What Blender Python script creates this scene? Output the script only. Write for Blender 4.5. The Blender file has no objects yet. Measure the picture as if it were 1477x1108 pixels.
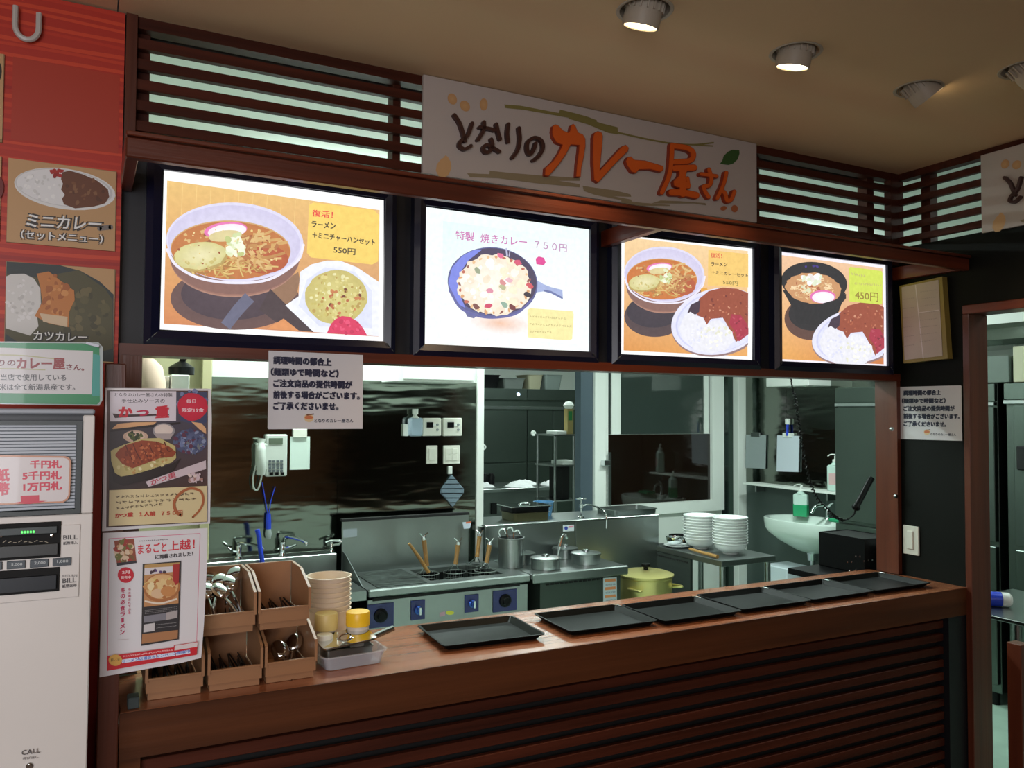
import bpy, bmesh, math, random
import numpy as np
from mathutils import Vector, Matrix
from mathutils.geometry import tessellate_polygon

PI = math.pi
SC = bpy.context.scene
COL = SC.collection

# ------------------------------------------------------------------ camera
W, H, F = 1477.0, 1108.0, 1178.9
YAW, PITCH, ROLL = [math.radians(v) for v in (27.472, 1.966, 0.329)]
fw = Vector((math.sin(YAW)*math.cos(PITCH), math.cos(YAW)*math.cos(PITCH), math.sin(PITCH)))
rt = Vector((math.cos(YAW), -math.sin(YAW), 0)); up = rt.cross(fw)
cr, sr = math.cos(ROLL), math.sin(ROLL)
rt, up = cr*rt + sr*up, -sr*rt + cr*up
CAM = Vector((0, 0, 1.55))
cam_d = bpy.data.cameras.new('camera'); cam_o = bpy.data.objects.new('camera', cam_d)
cam_o.matrix_world = Matrix(((rt.x, up.x, -fw.x, CAM.x), (rt.y, up.y, -fw.y, CAM.y), (rt.z, up.z, -fw.z, CAM.z), (0, 0, 0, 1)))
cam_d.sensor_fit = 'HORIZONTAL'; cam_d.sensor_width = 36; cam_d.lens = F/W*36
cam_d.clip_start = 0.02
COL.objects.link(cam_o); SC.camera = cam_o

# ------------------------------------------------------------------ exposure, world, room lights
SC.view_settings.view_transform = 'Standard'; SC.view_settings.look = 'None'
SC.view_settings.exposure = 0.0; SC.view_settings.gamma = 1.0
SC.view_settings.use_curve_mapping = False
wd = bpy.data.worlds.new('world'); SC.world = wd; wd.use_nodes = True
wd.node_tree.nodes['Background'].inputs[0].default_value = (0.8, 0.85, 1.0, 1)
wd.node_tree.nodes['Background'].inputs[1].default_value = 0.02
SC.cycles.use_denoising = True
SC.cycles.max_bounces = 8
SC.cycles.sample_clamp_indirect = 4.0

def area_light(name, loc, size, sy, power, col, rot=(0, 0, 0)):
    l = bpy.data.lights.new(name, 'AREA'); l.shape = 'RECTANGLE'; l.size = size; l.size_y = sy
    l.energy = power; l.color = col
    o = bpy.data.objects.new(name, l); o.location = loc; o.rotation_euler = rot; COL.objects.link(o)
    return o
def spot_light(name, loc, tgt, power, col, ang=60, blend=0.6, rad=0.03):
    l = bpy.data.lights.new(name, 'SPOT'); l.energy = power; l.color = col
    l.spot_size = math.radians(ang); l.spot_blend = blend; l.shadow_soft_size = rad
    o = bpy.data.objects.new(name, l); o.location = loc
    o.rotation_euler = (Vector(tgt)-Vector(loc)).to_track_quat('-Z', 'Y').to_euler(); COL.objects.link(o)
    return o
COOL = (0.85, 1.0, 0.965)
WARM = (1.0, 0.72, 0.42)
# kitchen fluorescent fixtures hang at the kitchen ceiling (built below)
KITCHEN_TUBES = [(0.92, 3.50, 22), (1.62, 3.50, 20), (2.42, 3.50, 16), (3.75, 3.45, 24), (3.9, 1.6, 8), (3.9, 6.4, 26)]
for kx, ky, kp in KITCHEN_TUBES:
    area_light('kitchen_tube_light', (kx, ky, 2.455), 0.6 if ky < 6 else 1.2, 0.12, kp, COOL)
    area_light('kitchen_tube_light', (kx, ky, 2.535), 0.6 if ky < 6 else 1.2, 0.12, kp*.30, COOL, (math.pi, 0, 0))
# warm ceiling spots of the dining side
SPOTS = [((1.18, 1.583), (1.12, 2.12, 0.9)), ((1.68, 1.580), (1.66, 1.98, 0.9)),
         ((2.19, 1.584), (2.9, 1.25, 1.55)), ((2.33, 1.351), (2.95, 0.9, 1.6))]
for (sx, sy), tg in SPOTS:
    d = (Vector(tg) - Vector((sx, sy, 2.50))).normalized()
    spot_light('ceiling_spot_light', Vector((sx, sy, 2.475)) + d*0.06, tg, 17.0, WARM, 80, 0.8, 0.025)
# daylight and hall lighting behind the camera, plus an added rear fill
wl = area_light('hall_window_light', (-1.2, -1.4, 1.6), 1.8, 1.4, 29, (0.94, 0.95, 1.0), (math.radians(82), 0, math.radians(-8)))
wl.data.spread = math.radians(120)
area_light('hall_ceiling_light', (-0.9, 0.2, 2.45), 0.6, 0.6, 8, (1.0, 0.92, 0.84))
area_light('hall_rear_fill', (0.6, -2.0, 2.45), 1.2, 0.6, 26, (1.0, 0.9, 0.8))  # added lamp, brightens the rear hall that the steel wall mirrors

# ------------------------------------------------------------------ helpers
def lin(c):
    return tuple(((v/255)/12.92 if v/255 <= 0.04045 else ((v/255+0.055)/1.055)**2.4) for v in c[:3])
MATS = {}
def mat(name, col, rough=0.5, metal=0.0, bump=0.0, bscale=40.0, var=0.0, vscale=8.0, emis=0.0, alpha=1.0, trans=0.0, coat=0.0, stretch=(1, 1, 1), col2=None, spec=0.5, ior=1.5):
    if name in MATS: return MATS[name]
    m = bpy.data.materials.new(name); m.use_nodes = True; nt = m.node_tree; N = nt.nodes; L = nt.links
    b = N['Principled BSDF']; c = lin(col)
    b.inputs['Base Color'].default_value = (*c, 1)
    b.inputs['Roughness'].default_value = rough; b.inputs['Metallic'].default_value = metal
    b.inputs['Alpha'].default_value = alpha; b.inputs['Transmission Weight'].default_value = trans
    b.inputs['Coat Weight'].default_value = coat; b.inputs['Specular IOR Level'].default_value = spec; b.inputs['IOR'].default_value = ior
    if emis:
        b.inputs['Emission Color'].default_value = (*c, 1); b.inputs['Emission Strength'].default_value = emis
    if bump or var or col2:
        tc = N.new('ShaderNodeTexCoord'); mp = N.new('ShaderNodeMapping'); mp.inputs['Scale'].default_value = stretch
        L.new(tc.outputs['Object'], mp.inputs[0])
    if var or col2:
        n = N.new('ShaderNodeTexNoise'); n.inputs['Scale'].default_value = vscale; n.inputs['Detail'].default_value = 6
        L.new(mp.outputs[0], n.inputs['Vector'])
        r = N.new('ShaderNodeValToRGB'); r.color_ramp.elements[0].position = 0.3; r.color_ramp.elements[1].position = 0.7
        lo = lin(col2) if col2 else tuple(v*(1-var) for v in c); hi = c if col2 else tuple(min(1, v*(1+var)) for v in c)
        r.color_ramp.elements[0].color = (*lo, 1); r.color_ramp.elements[1].color = (*hi, 1)
        L.new(n.outputs[0], r.inputs[0]); L.new(r.outputs[0], b.inputs['Base Color'])
    if bump:
        n2 = N.new('ShaderNodeTexNoise'); n2.inputs['Scale'].default_value = bscale; n2.inputs['Detail'].default_value = 4
        L.new(mp.outputs[0], n2.inputs['Vector'])
        bp = N.new('ShaderNodeBump'); bp.inputs['Strength'].default_value = bump; bp.inputs['Distance'].default_value = 0.02
        L.new(n2.outputs[0], bp.inputs['Height']); L.new(bp.outputs[0], b.inputs['Normal'])
    MATS[name] = m
    return m
def print_mat(name, emis=0.0, rough=0.45, coat=0.0):
    if name in MATS: return MATS[name]
    m = bpy.data.materials.new(name); m.use_nodes = True; nt = m.node_tree; N = nt.nodes; L = nt.links
    b = N['Principled BSDF']; a = N.new('ShaderNodeVertexColor'); a.layer_name = 'Col'
    if emis:
        b.inputs['Base Color'].default_value = (0.01, 0.01, 0.01, 1)
        tc = N.new('ShaderNodeTexCoord'); n = N.new('ShaderNodeTexNoise'); n.inputs['Scale'].default_value = 70; n.inputs['Detail'].default_value = 3
        L.new(tc.outputs['Object'], n.inputs['Vector']); r = N.new('ShaderNodeMapRange'); r.inputs['From Min'].default_value = .3; r.inputs['From Max'].default_value = .7
        r.inputs['To Min'].default_value = 1.0; r.inputs['To Max'].default_value = 1.12; L.new(n.outputs[0], r.inputs['Value'])
        mx = N.new('ShaderNodeVectorMath'); mx.operation = 'SCALE'; L.new(a.outputs[0], mx.inputs[0]); L.new(r.outputs[0], mx.inputs['Scale'])
        L.new(mx.outputs[0], b.inputs['Emission Color']); b.inputs['Emission Strength'].default_value = emis
        b.inputs['Specular IOR Level'].default_value = 0.0
    else:
        L.new(a.outputs[0], b.inputs['Base Color'])
    b.inputs['Roughness'].default_value = rough; b.inputs['Coat Weight'].default_value = coat
    MATS[name] = m
    return m
def wood(name, c1, c2, rough=0.35, axis='x', coat=0.1, scale=9.0, ior=1.5):
    st = {'x': (0.12, 2.2, 3.0), 'z': (3.0, 2.2, 0.12), 'y': (3.0, 0.12, 3.0)}[axis]
    return mat(name, c1, rough, 0, 0.06, scale*3, 0, scale, coat=coat, stretch=st, col2=c2, ior=ior)

def box(bm, x0, x1, y0, y1, z0, z1, bev=0.0, rz=0.0, seg=1, M=None):
    v = [bm.verts.new(((x0, x1)[i & 1], (y0, y1)[(i >> 1) & 1], (z0, z1)[(i >> 2) & 1])) for i in range(8)]
    fs = [bm.faces.new([v[i] for i in q]) for q in ((0, 2, 3, 1), (4, 5, 7, 6), (0, 1, 5, 4), (2, 6, 7, 3), (0, 4, 6, 2), (1, 3, 7, 5))]
    if bev:
        es = set(e for f in fs for e in f.edges)
        r = bmesh.ops.bevel(bm, geom=list(es), offset=bev, segments=seg, affect='EDGES', profile=0.5)
        v = list(set(r['verts']) | set(x for x in v if x.is_valid))
    if rz or M:
        T = M or Matrix.Rotation(rz, 4, 'Z')
        for p in v: p.co = T @ p.co
    return v
def B(*boxes, bev=0.0):
    bm = bmesh.new()
    for b_ in boxes: box(bm, *b_, bev=bev)
    return bm
def lathe(bm, prof, seg=24, c=(0, 0, 0), M=None, closed=False):
    rings = []
    for r, z in prof:
        if r < 1e-6: rings.append([bm.verts.new((0, 0, z))])
        else: rings.append([bm.verts.new((r*math.cos(2*PI*i/seg), r*math.sin(2*PI*i/seg), z)) for i in range(seg)])
    for a, b in zip(rings, rings[1:]):
        for i in range(seg):
            j = (i+1) % seg
            if len(a) == 1 and len(b) == 1: continue
            if len(a) == 1: bm.faces.new((a[0], b[j], b[i]))
            elif len(b) == 1: bm.faces.new((a[i], a[j], b[0]))
            else: bm.faces.new((a[i], a[j], b[j], b[i]))
    T = Matrix.Translation(c) @ (M or Matrix())
    for rg in rings:
        for v in rg: v.co = T @ v.co
    return rings
def smooth_path(pts, n=6):
    pts = [Vector(p) for p in pts]
    if len(pts) < 3: return pts
    P = [2*pts[0]-pts[1]] + pts + [2*pts[-1]-pts[-2]]; out = []
    for i in range(1, len(P)-2):
        for k in range(n):
            t = k/n; a, b, c, d = P[i-1], P[i], P[i+1], P[i+2]
            out.append(0.5*((2*b)+(c-a)*t+(2*a-5*b+4*c-d)*t*t+(3*b-a-3*c+d)*t**3))
    out.append(pts[-1]); return out
def tube(bm, pts, r, seg=8, smooth=0, cap=True):
    if smooth: pts = smooth_path(pts, smooth)
    pts = [Vector(p) for p in pts]; rings = []; nrm = None
    for i, p in enumerate(pts):
        d = (pts[min(i+1, len(pts)-1)] - pts[max(i-1, 0)]).normalized()
        if nrm is None: nrm = d.orthogonal().normalized()
        nrm = (nrm - d*nrm.dot(d)); nrm = nrm.normalized() if nrm.length > 1e-6 else d.orthogonal().normalized()
        bn = d.cross(nrm); rr = r[min(i, len(r)-1)] if isinstance(r, (list, tuple)) else r
        rings.append([bm.verts.new(p + nrm*rr*math.cos(2*PI*k/seg) + bn*rr*math.sin(2*PI*k/seg)) for k in range(seg)])
    for a, b in zip(rings, rings[1:]):
        for k in range(seg): bm.faces.new((a[k], a[(k+1) % seg], b[(k+1) % seg], b[k]))
    if cap: bm.faces.new(rings[0][::-1]); bm.faces.new(rings[-1])
def prism(bm, pts, y0, y1):
    """outline in x,z extruded between y0 (front) and y1"""
    n = len(pts)
    a = [bm.verts.new((p[0], y0, p[1])) for p in pts]; b = [bm.verts.new((p[0], y1, p[1])) for p in pts]
    for t in tessellate_polygon([[Vector((p[0], p[1], 0)) for p in pts]]):
        bm.faces.new([a[i] for i in t]); bm.faces.new([b[i] for i in t[::-1]])
    for i in range(n):
        j = (i+1) % n
        bm.faces.new((a[i], a[j], b[j], b[i]))
def obj(name, bm, m, parent=None, smooth=False, loc=None, rot=None, kind=None, label=None):
    me = bpy.data.meshes.new(name)
    bmesh.ops.recalc_face_normals(bm, faces=bm.faces)
    bm.to_mesh(me); bm.free(); me.materials.append(m)
    if smooth:
        me.polygons.foreach_set('use_smooth', [True]*len(me.polygons))
        me.set_sharp_from_angle(angle=math.radians(40))
    o = bpy.data.objects.new(name, me); COL.objects.link(o)
    if parent: o.parent = parent
    if loc is not None: o.location = loc
    if rot is not None: o.rotation_euler = rot
    if kind: o['kind'] = kind
    if label: o['label'] = label
    return o
def thing(name, label, cat, loc=(0, 0, 0), rz=0.0, group=None, rot=None):
    o = bpy.data.objects.new(name, None); COL.objects.link(o); o.empty_display_size = 0.05
    o.location = loc; o.rotation_euler = rot if rot else (0, 0, rz); o['label'] = label; o['category'] = cat
    if group: o['group'] = group
    return o
def tag(o, label, cat, group=None):
    o['label'] = label; o['category'] = cat
    if group: o['group'] = group
    return o
def part(t, name, bm, m, smooth=False, label=None, kind=None):
    """part modelled in world coordinates under a thing that is not rotated"""
    off = t.location if t.type == 'EMPTY' else t.parent.location
    bm.transform(Matrix.Translation(-Vector(off)))
    return obj(name, bm, m, t, smooth, label=label, kind=kind)
def dup(root, loc, rz=None, label=None, group=None, rot=None):
    r = root.copy(); COL.objects.link(r); r.location = loc
    if rz is not None: r.rotation_euler = (0, 0, rz)
    if rot is not None: r.rotation_euler = rot
    if label: r['label'] = label
    if group: r['group'] = group
    for ch in list(root.children):
        c = ch.copy(); COL.objects.link(c); c.parent = r
        for g in ch.children:
            d = g.copy(); COL.objects.link(d); d.parent = c
    return r
def struct(name, bm, m, **k):
    return obj(name, bm, m, kind='structure', **k)

def at(px, py, X=None, Y=None, Z=None):
    """point of the place seen at that photograph pixel, on the wall x=X, y=Y or the level z=Z"""
    d = (rt*(px-738.5) - up*(py-554))/F + fw
    k = (X/d.x) if X is not None else (Y/d.y) if Y is not None else (Z-CAM.z)/d.z
    return CAM + d*k
def tracer(x0, y0, s, X=None, Y=None, org=(0, 0)):
    def f(px, py):
        p = at(x0+px/s, y0+py/s, X=X, Y=Y)
        return ((p.x if Y is not None else -p.y)-org[0], p.z-org[1])
    return f

_TXT = {}
def glyphs(s, bold=0.0):
    k = (s, bold)
    if k not in _TXT:
        c = bpy.data.curves.new('t', 'FONT'); c.body = s; c.size = 1; c.resolution_u = 2; c.offset = bold
        o = bpy.data.objects.new('t', c); COL.objects.link(o)
        e = o.evaluated_get(bpy.context.evaluated_depsgraph_get()); me = e.to_mesh()
        v = [(p.co.x, p.co.y) for p in me.vertices]; f = [tuple(p.vertices) for p in me.polygons]
        e.to_mesh_clear(); bpy.data.objects.remove(o); bpy.data.curves.remove(c)
        xs = [a[0] for a in v] or [0, 1]; ys = [a[1] for a in v] or [0, 1]
        _TXT[k] = (v, f, min(xs), max(xs), min(ys), max(ys))
    return _TXT[k]

class Print:
    """flat printed or lit picture: thin coloured layers, all in one mesh"""
    def __init__(s, fmap, step=1.5e-5):
        s.f = fmap; s.v = []; s.fc = []; s.cols = []; s.lay = 0; s.step = step; s.rnd = random.Random(5); s.wash = 0.0
    def _add(s, pts, faces, cols):
        s.lay += 1; b = len(s.v); y = -s.lay*s.step
        for p in pts:
            q = s.f(*p); s.v.append((q[0], y, q[1]))
        for f, c in zip(faces, cols):
            s.fc.append(tuple(b+i for i in f)); s.cols.append([tuple(x+(1-x)*s.wash for x in k) for k in c])
    def poly(s, pts, col):
        t = tessellate_polygon([[Vector((p[0], p[1], 0)) for p in pts]]); c = lin(col)
        s._add(pts, t, [[c]*3]*len(t))
    def quad(s, pts, cols):
        """four corners, a colour each"""
        c = [lin(x) for x in cols]; n = 8; P = []; C = []; Fc = []
        for j in range(n+1):
            for i in range(n+1):
                u, w = i/n, j/n
                ws = ((1-u)*(1-w), u*(1-w), u*w, (1-u)*w)
                P.append((sum(k*p[0] for k, p in zip(ws, pts)), sum(k*p[1] for k, p in zip(ws, pts))))
                C.append(tuple(sum(k*x[a] for k, x in zip(ws, c)) for a in range(3)))
        for j in range(n):
            for i in range(n):
                a = j*(n+1)+i; Fc.append((a, a+1, a+n+2, a+n+1))
        s._add(P, Fc, [[C[i] for i in f] for f in Fc])
    def ell(s, cx, cy, rx, ry, col, col2=None, ang=0, n=28, a0=0, a1=360, jag=0):
        ca, sa = math.cos(math.radians(ang)), math.sin(math.radians(ang))
        P = [(cx, cy)]; full = (a1-a0) >= 360
        for i in range(n if full else n+1):
            t = math.radians(a0+(a1-a0)*i/n); k = 1+(s.rnd.uniform(-jag, jag) if jag else 0)
            x, y = rx*math.cos(t)*k, ry*math.sin(t)*k
            P.append((cx+x*ca-y*sa, cy+x*sa+y*ca))
        m = len(P)-1; c1 = lin(col); c2 = lin(col2 or col)
        Fc = [(0, i+1, (i+1) % m+1) for i in range(m if full else m-1)]
        s._add(P, Fc, [[c2, c1, c1]]*len(Fc))
    def stroke(s, pts, w, col, smooth=5, w2=None, cap=True):
        pts = smooth_path([(p[0], p[1], 0) for p in pts], smooth) if len(pts) > 2 else [Vector((p[0], p[1], 0)) for p in pts]
        P = []; n = len(pts); w2 = w if w2 is None else w2
        for i, p in enumerate(pts):
            d = (pts[min(i+1, n-1)]-pts[max(i-1, 0)]); d = d.normalized() if d.length > 1e-9 else Vector((1, 0, 0))
            ww = (w+(w2-w)*i/(n-1))/2; q = Vector((-d.y, d.x, 0))*ww
            P += [(p.x+q.x, p.y+q.y), (p.x-q.x, p.y-q.y)]
        Fc = [(2*i, 2*i+1, 2*i+3, 2*i+2) for i in range(n-1)]; c = lin(col)
        s._add(P, Fc, [[c]*4]*len(Fc))
        if cap:
            s.lay -= 1; s.ell(pts[0].x, pts[0].y, w/2, w/2, col, n=10); s.lay -= 1; s.ell(pts[-1].x, pts[-1].y, w2/2, w2/2, col, n=10)
    def blobs(s, cx, cy, rx, ry, n, r0, r1, cols, ang=0, seed=1, asp=0.6):
        R = random.Random(seed); ca, sa = math.cos(math.radians(ang)), math.sin(math.radians(ang))
        for i in range(n):
            t = R.uniform(0, 2*PI); q = math.sqrt(R.random()); x, y = rx*q*math.cos(t), ry*q*math.sin(t)
            r = R.uniform(r0, r1)
            s.ell(cx+x*ca-y*sa, cy+x*sa+y*ca, r, r*R.uniform(asp, 1), R.choice(cols), ang=R.uniform(0, 180), n=9, jag=0.15)
    def noodles(s, cx, cy, rx, ry, n, w, cols, seed=1, ang=0, ln=0.5):
        R = random.Random(seed)
        for i in range(n):
            t = R.uniform(0, 2*PI); q = math.sqrt(R.random())*0.8; x, y = cx+rx*q*math.cos(t), cy+ry*q*math.sin(t)
            a = R.uniform(0, PI)+math.radians(ang); l = rx*ln*R.uniform(.3, .8); k = R.uniform(-.5, .5)*l
            dx, dy = math.cos(a)*l, math.sin(a)*l*.6
            s.stroke([(x-dx/2, y-dy/2), (x-dy*.3+k*.2, y+k*.4), (x+dx/2, y+dy/2)], w*R.uniform(.7, 1.2), R.choice(cols), 4, cap=False)
    def text(s, t, bl, br, tl, col, bold=0.0):
        if bold > 0:
            ex = (br[0]-bl[0], br[1]-bl[1]); g = glyphs(t); k = bold*.85/max(g[3]-g[2], .1)
            hy = (bl[0]-tl[0], bl[1]-tl[1]); k2 = bold*.7/max(g[5]-g[4], .1)
            for sx, sy in ((-1, -1), (1, -1), (-1, 1), (1, 1)):
                d = (ex[0]*k*sx+hy[0]*k2*sy, ex[1]*k*sx+hy[1]*k2*sy)
                s.text(t, (bl[0]+d[0], bl[1]+d[1]), (br[0]+d[0], br[1]+d[1]), (tl[0]+d[0], tl[1]+d[1]), col)
        v, f, x0, x1, y0, y1 = glyphs(t); c = lin(col)
        if not v: return
        P = []
        for x, y in v:
            a, b = (x-x0)/(x1-x0), (y-y0)/(y1-y0)
            P.append((bl[0]+(br[0]-bl[0])*a+(tl[0]-bl[0])*b, bl[1]+(br[1]-bl[1])*a+(tl[1]-bl[1])*b))
        s._add(P, f, [[c]*len(q) for q in f])
    def scribble(s, x0, y0, x1, y1, h, col, n=12, seed=1, w=None):
        """print too small in the photograph to be read: ticks of ink along a line"""
        R = random.Random(seed); w = w or h*0.16
        for i in range(n):
            k = (i+.5)/n; cx, cy = x0+(x1-x0)*k, y0+(y1-y0)*k; c = (x1-x0)/n*.36
            for _ in range(2): s.stroke([(cx-c, cy+R.uniform(-.4, .4)*h), (cx+c, cy+R.uniform(-.4, .4)*h)], w, col, cap=False)
            s.stroke([(cx+R.uniform(-c, c), cy-h*.45), (cx+R.uniform(-c, c), cy+h*.45)], w, col, cap=False)
    def build(s, name, m, parent=None, loc=None, rot=None, label=None):
        me = bpy.data.meshes.new(name); me.from_pydata(s.v, [], s.fc); me.materials.append(m)
        ca = me.color_attributes.new('Col', 'FLOAT_COLOR', 'CORNER')
        a = np.ones((len(me.loops), 4), dtype=np.float32)
        a[:, :3] = np.array([c for cc in s.cols for c in cc], dtype=np.float32)
        ca.data.foreach_set('color', a.ravel())
        o = bpy.data.objects.new(name, me); COL.objects.link(o)
        if parent: o.parent = parent
        if loc is not None: o.location = loc
        if rot is not None: o.rotation_euler = rot
        if label: o['label'] = label
        return o
def rrect(x0, y0, x1, y1, r, n=5):
    out = []
    for cx, cy, a in ((x1-r, y0+r, -90), (x1-r, y1-r, 0), (x0+r, y1-r, 90), (x0+r, y0+r, 180)):
        for i in range(n+1):
            t = math.radians(a+90*i/n); out.append((cx+r*math.cos(t), cy+r*math.sin(t)))
    return out
def lerpq(q, u, v):
    """point of quad q (tl,tr,br,bl) at u,v"""
    return tuple(q[0][k]*(1-u)*(1-v)+q[1][k]*u*(1-v)+q[2][k]*u*v+q[3][k]*(1-u)*v for k in (0, 1))
ORD = ['topmost', 'second from the top', 'third from the top', 'fourth from the top', 'fifth from the top', 'sixth from the top',
       'seventh from the top', 'eighth from the top', 'ninth from the top', 'tenth from the top', 'eleventh from the top']
# ------------------------------------------------------------------ materials
M_wood = wood('red_brown_wood', (108, 50, 30), (74, 32, 20))
M_woodz = wood('red_brown_wood_upright', (104, 52, 32), (74, 34, 22), axis='z')
M_woody = wood('red_brown_wood_deep', (118, 52, 30), (84, 33, 20), axis='y')
M_top = wood('counter_top_wood', (160, 98, 66), (128, 76, 50), rough=0.24, coat=0.3, scale=7)
M_fascia = wood('counter_front_wood', (98, 56, 32), (68, 38, 22), rough=0.5, scale=6, coat=0, ior=1.25)
M_slat = wood('dark_slat_wood', (84, 40, 26), (54, 24, 15), rough=0.55, coat=0, ior=1.25)
M_black = mat('black_board', (15, 17, 24), 0.5)
M_blackw = mat('black_wall', (14, 17, 14), 0.6, ior=1.25, var=0.15, vscale=4)
M_frame = mat('screen_frame_bloom', (14, 18, 44), 0.3)  # black frame with the navy bloom of the screens put into its colour
M_ceil = mat('cream_ceiling', (214, 184, 146), 0.85, var=0.04, vscale=1.5)
M_white = mat('white_paint', (232, 236, 230), 0.55)
M_kwall = mat('kitchen_wall_white', (216, 220, 214), 0.5, var=0.05, vscale=2)
M_kceil = mat('kitchen_ceiling_white', (240, 244, 238), 0.8)
M_steel = mat('brushed_steel', (150, 156, 154), 0.3, 1.0, bump=0.03, bscale=30, var=0.08, vscale=3)
M_steelm = mat('mirror_steel_sheet', (120, 126, 118), 0.11, 1.0, bump=0.9, bscale=1.0, stretch=(.7, 1, 3.2))
M_dsteel = mat('dull_steel', (120, 126, 124), 0.42, 1.0, var=0.12, vscale=5)
M_fsteel = mat('fridge_steel', (100, 110, 104), 0.35, 1.0, var=0.06, vscale=2)
M_chrome = mat('chrome', (220, 224, 226), 0.08, 1.0)
M_dark = mat('dark_plastic', (14, 14, 15), 0.35, ior=1.25)
M_gap = mat('deep_black', (6, 6, 6), 0.8)
M_ivory = mat('ivory_plastic', (226, 226, 214), 0.4)
M_paper = mat('white_paper', (222, 222, 220), 0.6)
M_glass = mat('window_glass', (190, 205, 200), 0.03, 0, trans=1.0, alpha=0.35)
M_kfloor = mat('kitchen_floor_vinyl', (150, 176, 160), 0.4, var=0.12, vscale=6)
M_floor = mat('hall_floor', (92, 72, 56), 0.5, var=0.15, vscale=3)
M_white_e = mat('tube_glow', (235, 255, 246), 0.5, emis=6.0)
M_warm_e = mat('spot_glow', (255, 226, 176), 0.5, emis=8.0)
P_paper = print_mat('printed_paper', 0, 0.5)
P_lam = print_mat('laminated_print', 0, 0.3, 0.25)
P_screen = print_mat('backlit_picture', 1.0)
P_led = print_mat('lit_display', 1.0)

# ------------------------------------------------------------------ setting
ZC, YW, XW = 2.525, 2.2, 2.907          # hall ceiling, front wall plane, right wall plane
struct('floor', B((-3, XW+.1, -3, 2.24, -0.05, 0)), M_floor)
struct('floor', B((-0.6, 6.2, 2.24, 8.4, -0.05, 0), (XW+.1, 6.2, -0.5, 2.24, -0.05, 0)), M_kfloor)
# hall ceiling with round cut-outs for the four spots
LIGHTS = [(1.18, 1.583), (1.68, 1.580), (2.19, 1.584), (2.33, 1.351)]
RH, HC = 0.062, 0.09
def ceiling_mesh():
    bm = bmesh.new()
    def rect(x0, x1, y0, y1):
        if x1-x0 > 1e-4 and y1-y0 > 1e-4:
            bm.faces.new([bm.verts.new((x, y, ZC)) for x, y in ((x0, y0), (x1, y0), (x1, y1), (x0, y1))])
    def cell(cx, cy):
        n = 32; inn = []; out = []; up_ = []
        for i in range(n):
            t = 2*PI*i/n; c, s = math.cos(t), math.sin(t); k = HC/max(abs(c), abs(s))
            inn.append(bm.verts.new((cx+RH*c, cy+RH*s, ZC))); out.append(bm.verts.new((cx+k*c, cy+k*s, ZC))); up_.append(bm.verts.new((cx+RH*c, cy+RH*s, ZC+.06)))
        for i in range(n):
            j = (i+1) % n; bm.faces.new((inn[i], out[i], out[j], inn[j])); bm.faces.new((inn[i], inn[j], up_[j], up_[i]))
    for x0, x1 in ((-3, 0.0455), (0.0485, XW+.08)):
        if x1 < 1: rect(x0, x1, -3, YW); continue
        rect(x0, x1, -3, 1.261); rect(x0, 2.24, 1.261, 1.441); cell(2.33, 1.351); rect(2.42, x1, 1.261, 1.441); rect(x0, x1, 1.441, 1.493)
        xs = x0
        for cx, cy in LIGHTS[:3]:
            rect(xs, cx-HC, 1.493, 1.673); xs = cx+HC
            cell(cx, 1.583)
        rect(xs, x1, 1.493, 1.673); rect(x0, x1, 1.673, YW)
    box(bm, -3, XW+.08, -3, YW, ZC+.06, ZC+.09)
    return bm
struct('ceiling', ceiling_mesh(), M_ceil)
struct('ceiling', B((-0.6, 6.2, YW+.14, 8.4, 2.6, 2.65), (XW+.1, 6.2, -0.5, YW+.14, 2.6, 2.65)), M_kceil)
# front wall: pieces round the serving opening
wf = bmesh.new()
box(wf, -3, 0.067, YW+.002, YW+.1, 0, ZC); box(wf, 0.067, XW+.1, YW+.025, YW+.1, 1.712, 2.222)
box(wf, 0.067, 2.907, YW+.03, YW+.1, 0, 0.78)
struct('wall_front', wf, M_black)
struct('wall_front', B((-0.6, 0.067, YW+.101, YW+.118, 0, 2.6), (0.067, XW+.1, YW+.101, YW+.118, 1.686, 2.2), (2.93, XW+.1, YW+.101, YW+.118, 0.9, 1.686), (-.6, XW+.1, YW+.13, YW+.139, 2.53, 2.6)), M_kwall)
struct('wall_left', B((-3.1, -3, -3, YW, 0, ZC)), M_ceil)
struct('wall_rear', B((-3, XW, -3.1, -3, 0, ZC)), mat('rear_wall_brown', (176, 128, 92), 0.6))
# right wall with the doorway (doorway y 1.0 .. 1.903)
wr = bmesh.new()
box(wr, XW, XW+.095, 1.926, YW+.1, 0, 2.222); box(wr, XW, XW+.095, 0.975, 1.926, 1.95, 2.222); box(wr, XW, XW+.095, -3, 0.975, 0, 2.222)
struct('wall_right', wr, M_blackw)
dr = thing('door_1', 'x', 'x', (XW, 1.45, 0)); del dr['label'], dr['category']; dr['kind'] = 'structure'
part(dr, 'jamb', B((XW-.008, XW+.105, 1.903, 1.928, 0, 1.9247), bev=.002), M_woodz)
part(dr, 'jamb', B((XW-.008, XW+.105, 0.975, 1.0, 0, 1.9247), bev=.002), M_woodz)
part(dr, 'head', B((XW-.008, XW+.105, 0.975, 1.928, 1.925, 1.958), bev=.002), M_woody)
# wood trim of the opening
tr = thing('trim_1', 'x', 'x', (1.4, YW, 0)); del tr['label'], tr['category']; tr['kind'] = 'structure'
part(tr, 'lintel', B((0.067, 2.905, YW-.004, YW+.1, 1.684, 1.712)), M_wood)
part(tr, 'jamb', B((0.067, 0.119, YW-.002, YW+.1, 0.912, 1.684)), M_woodz)
part(tr, 'jamb', B((2.884, 2.905, YW-.002, YW+.1, 0.912, 1.684)), M_woodz)
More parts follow.
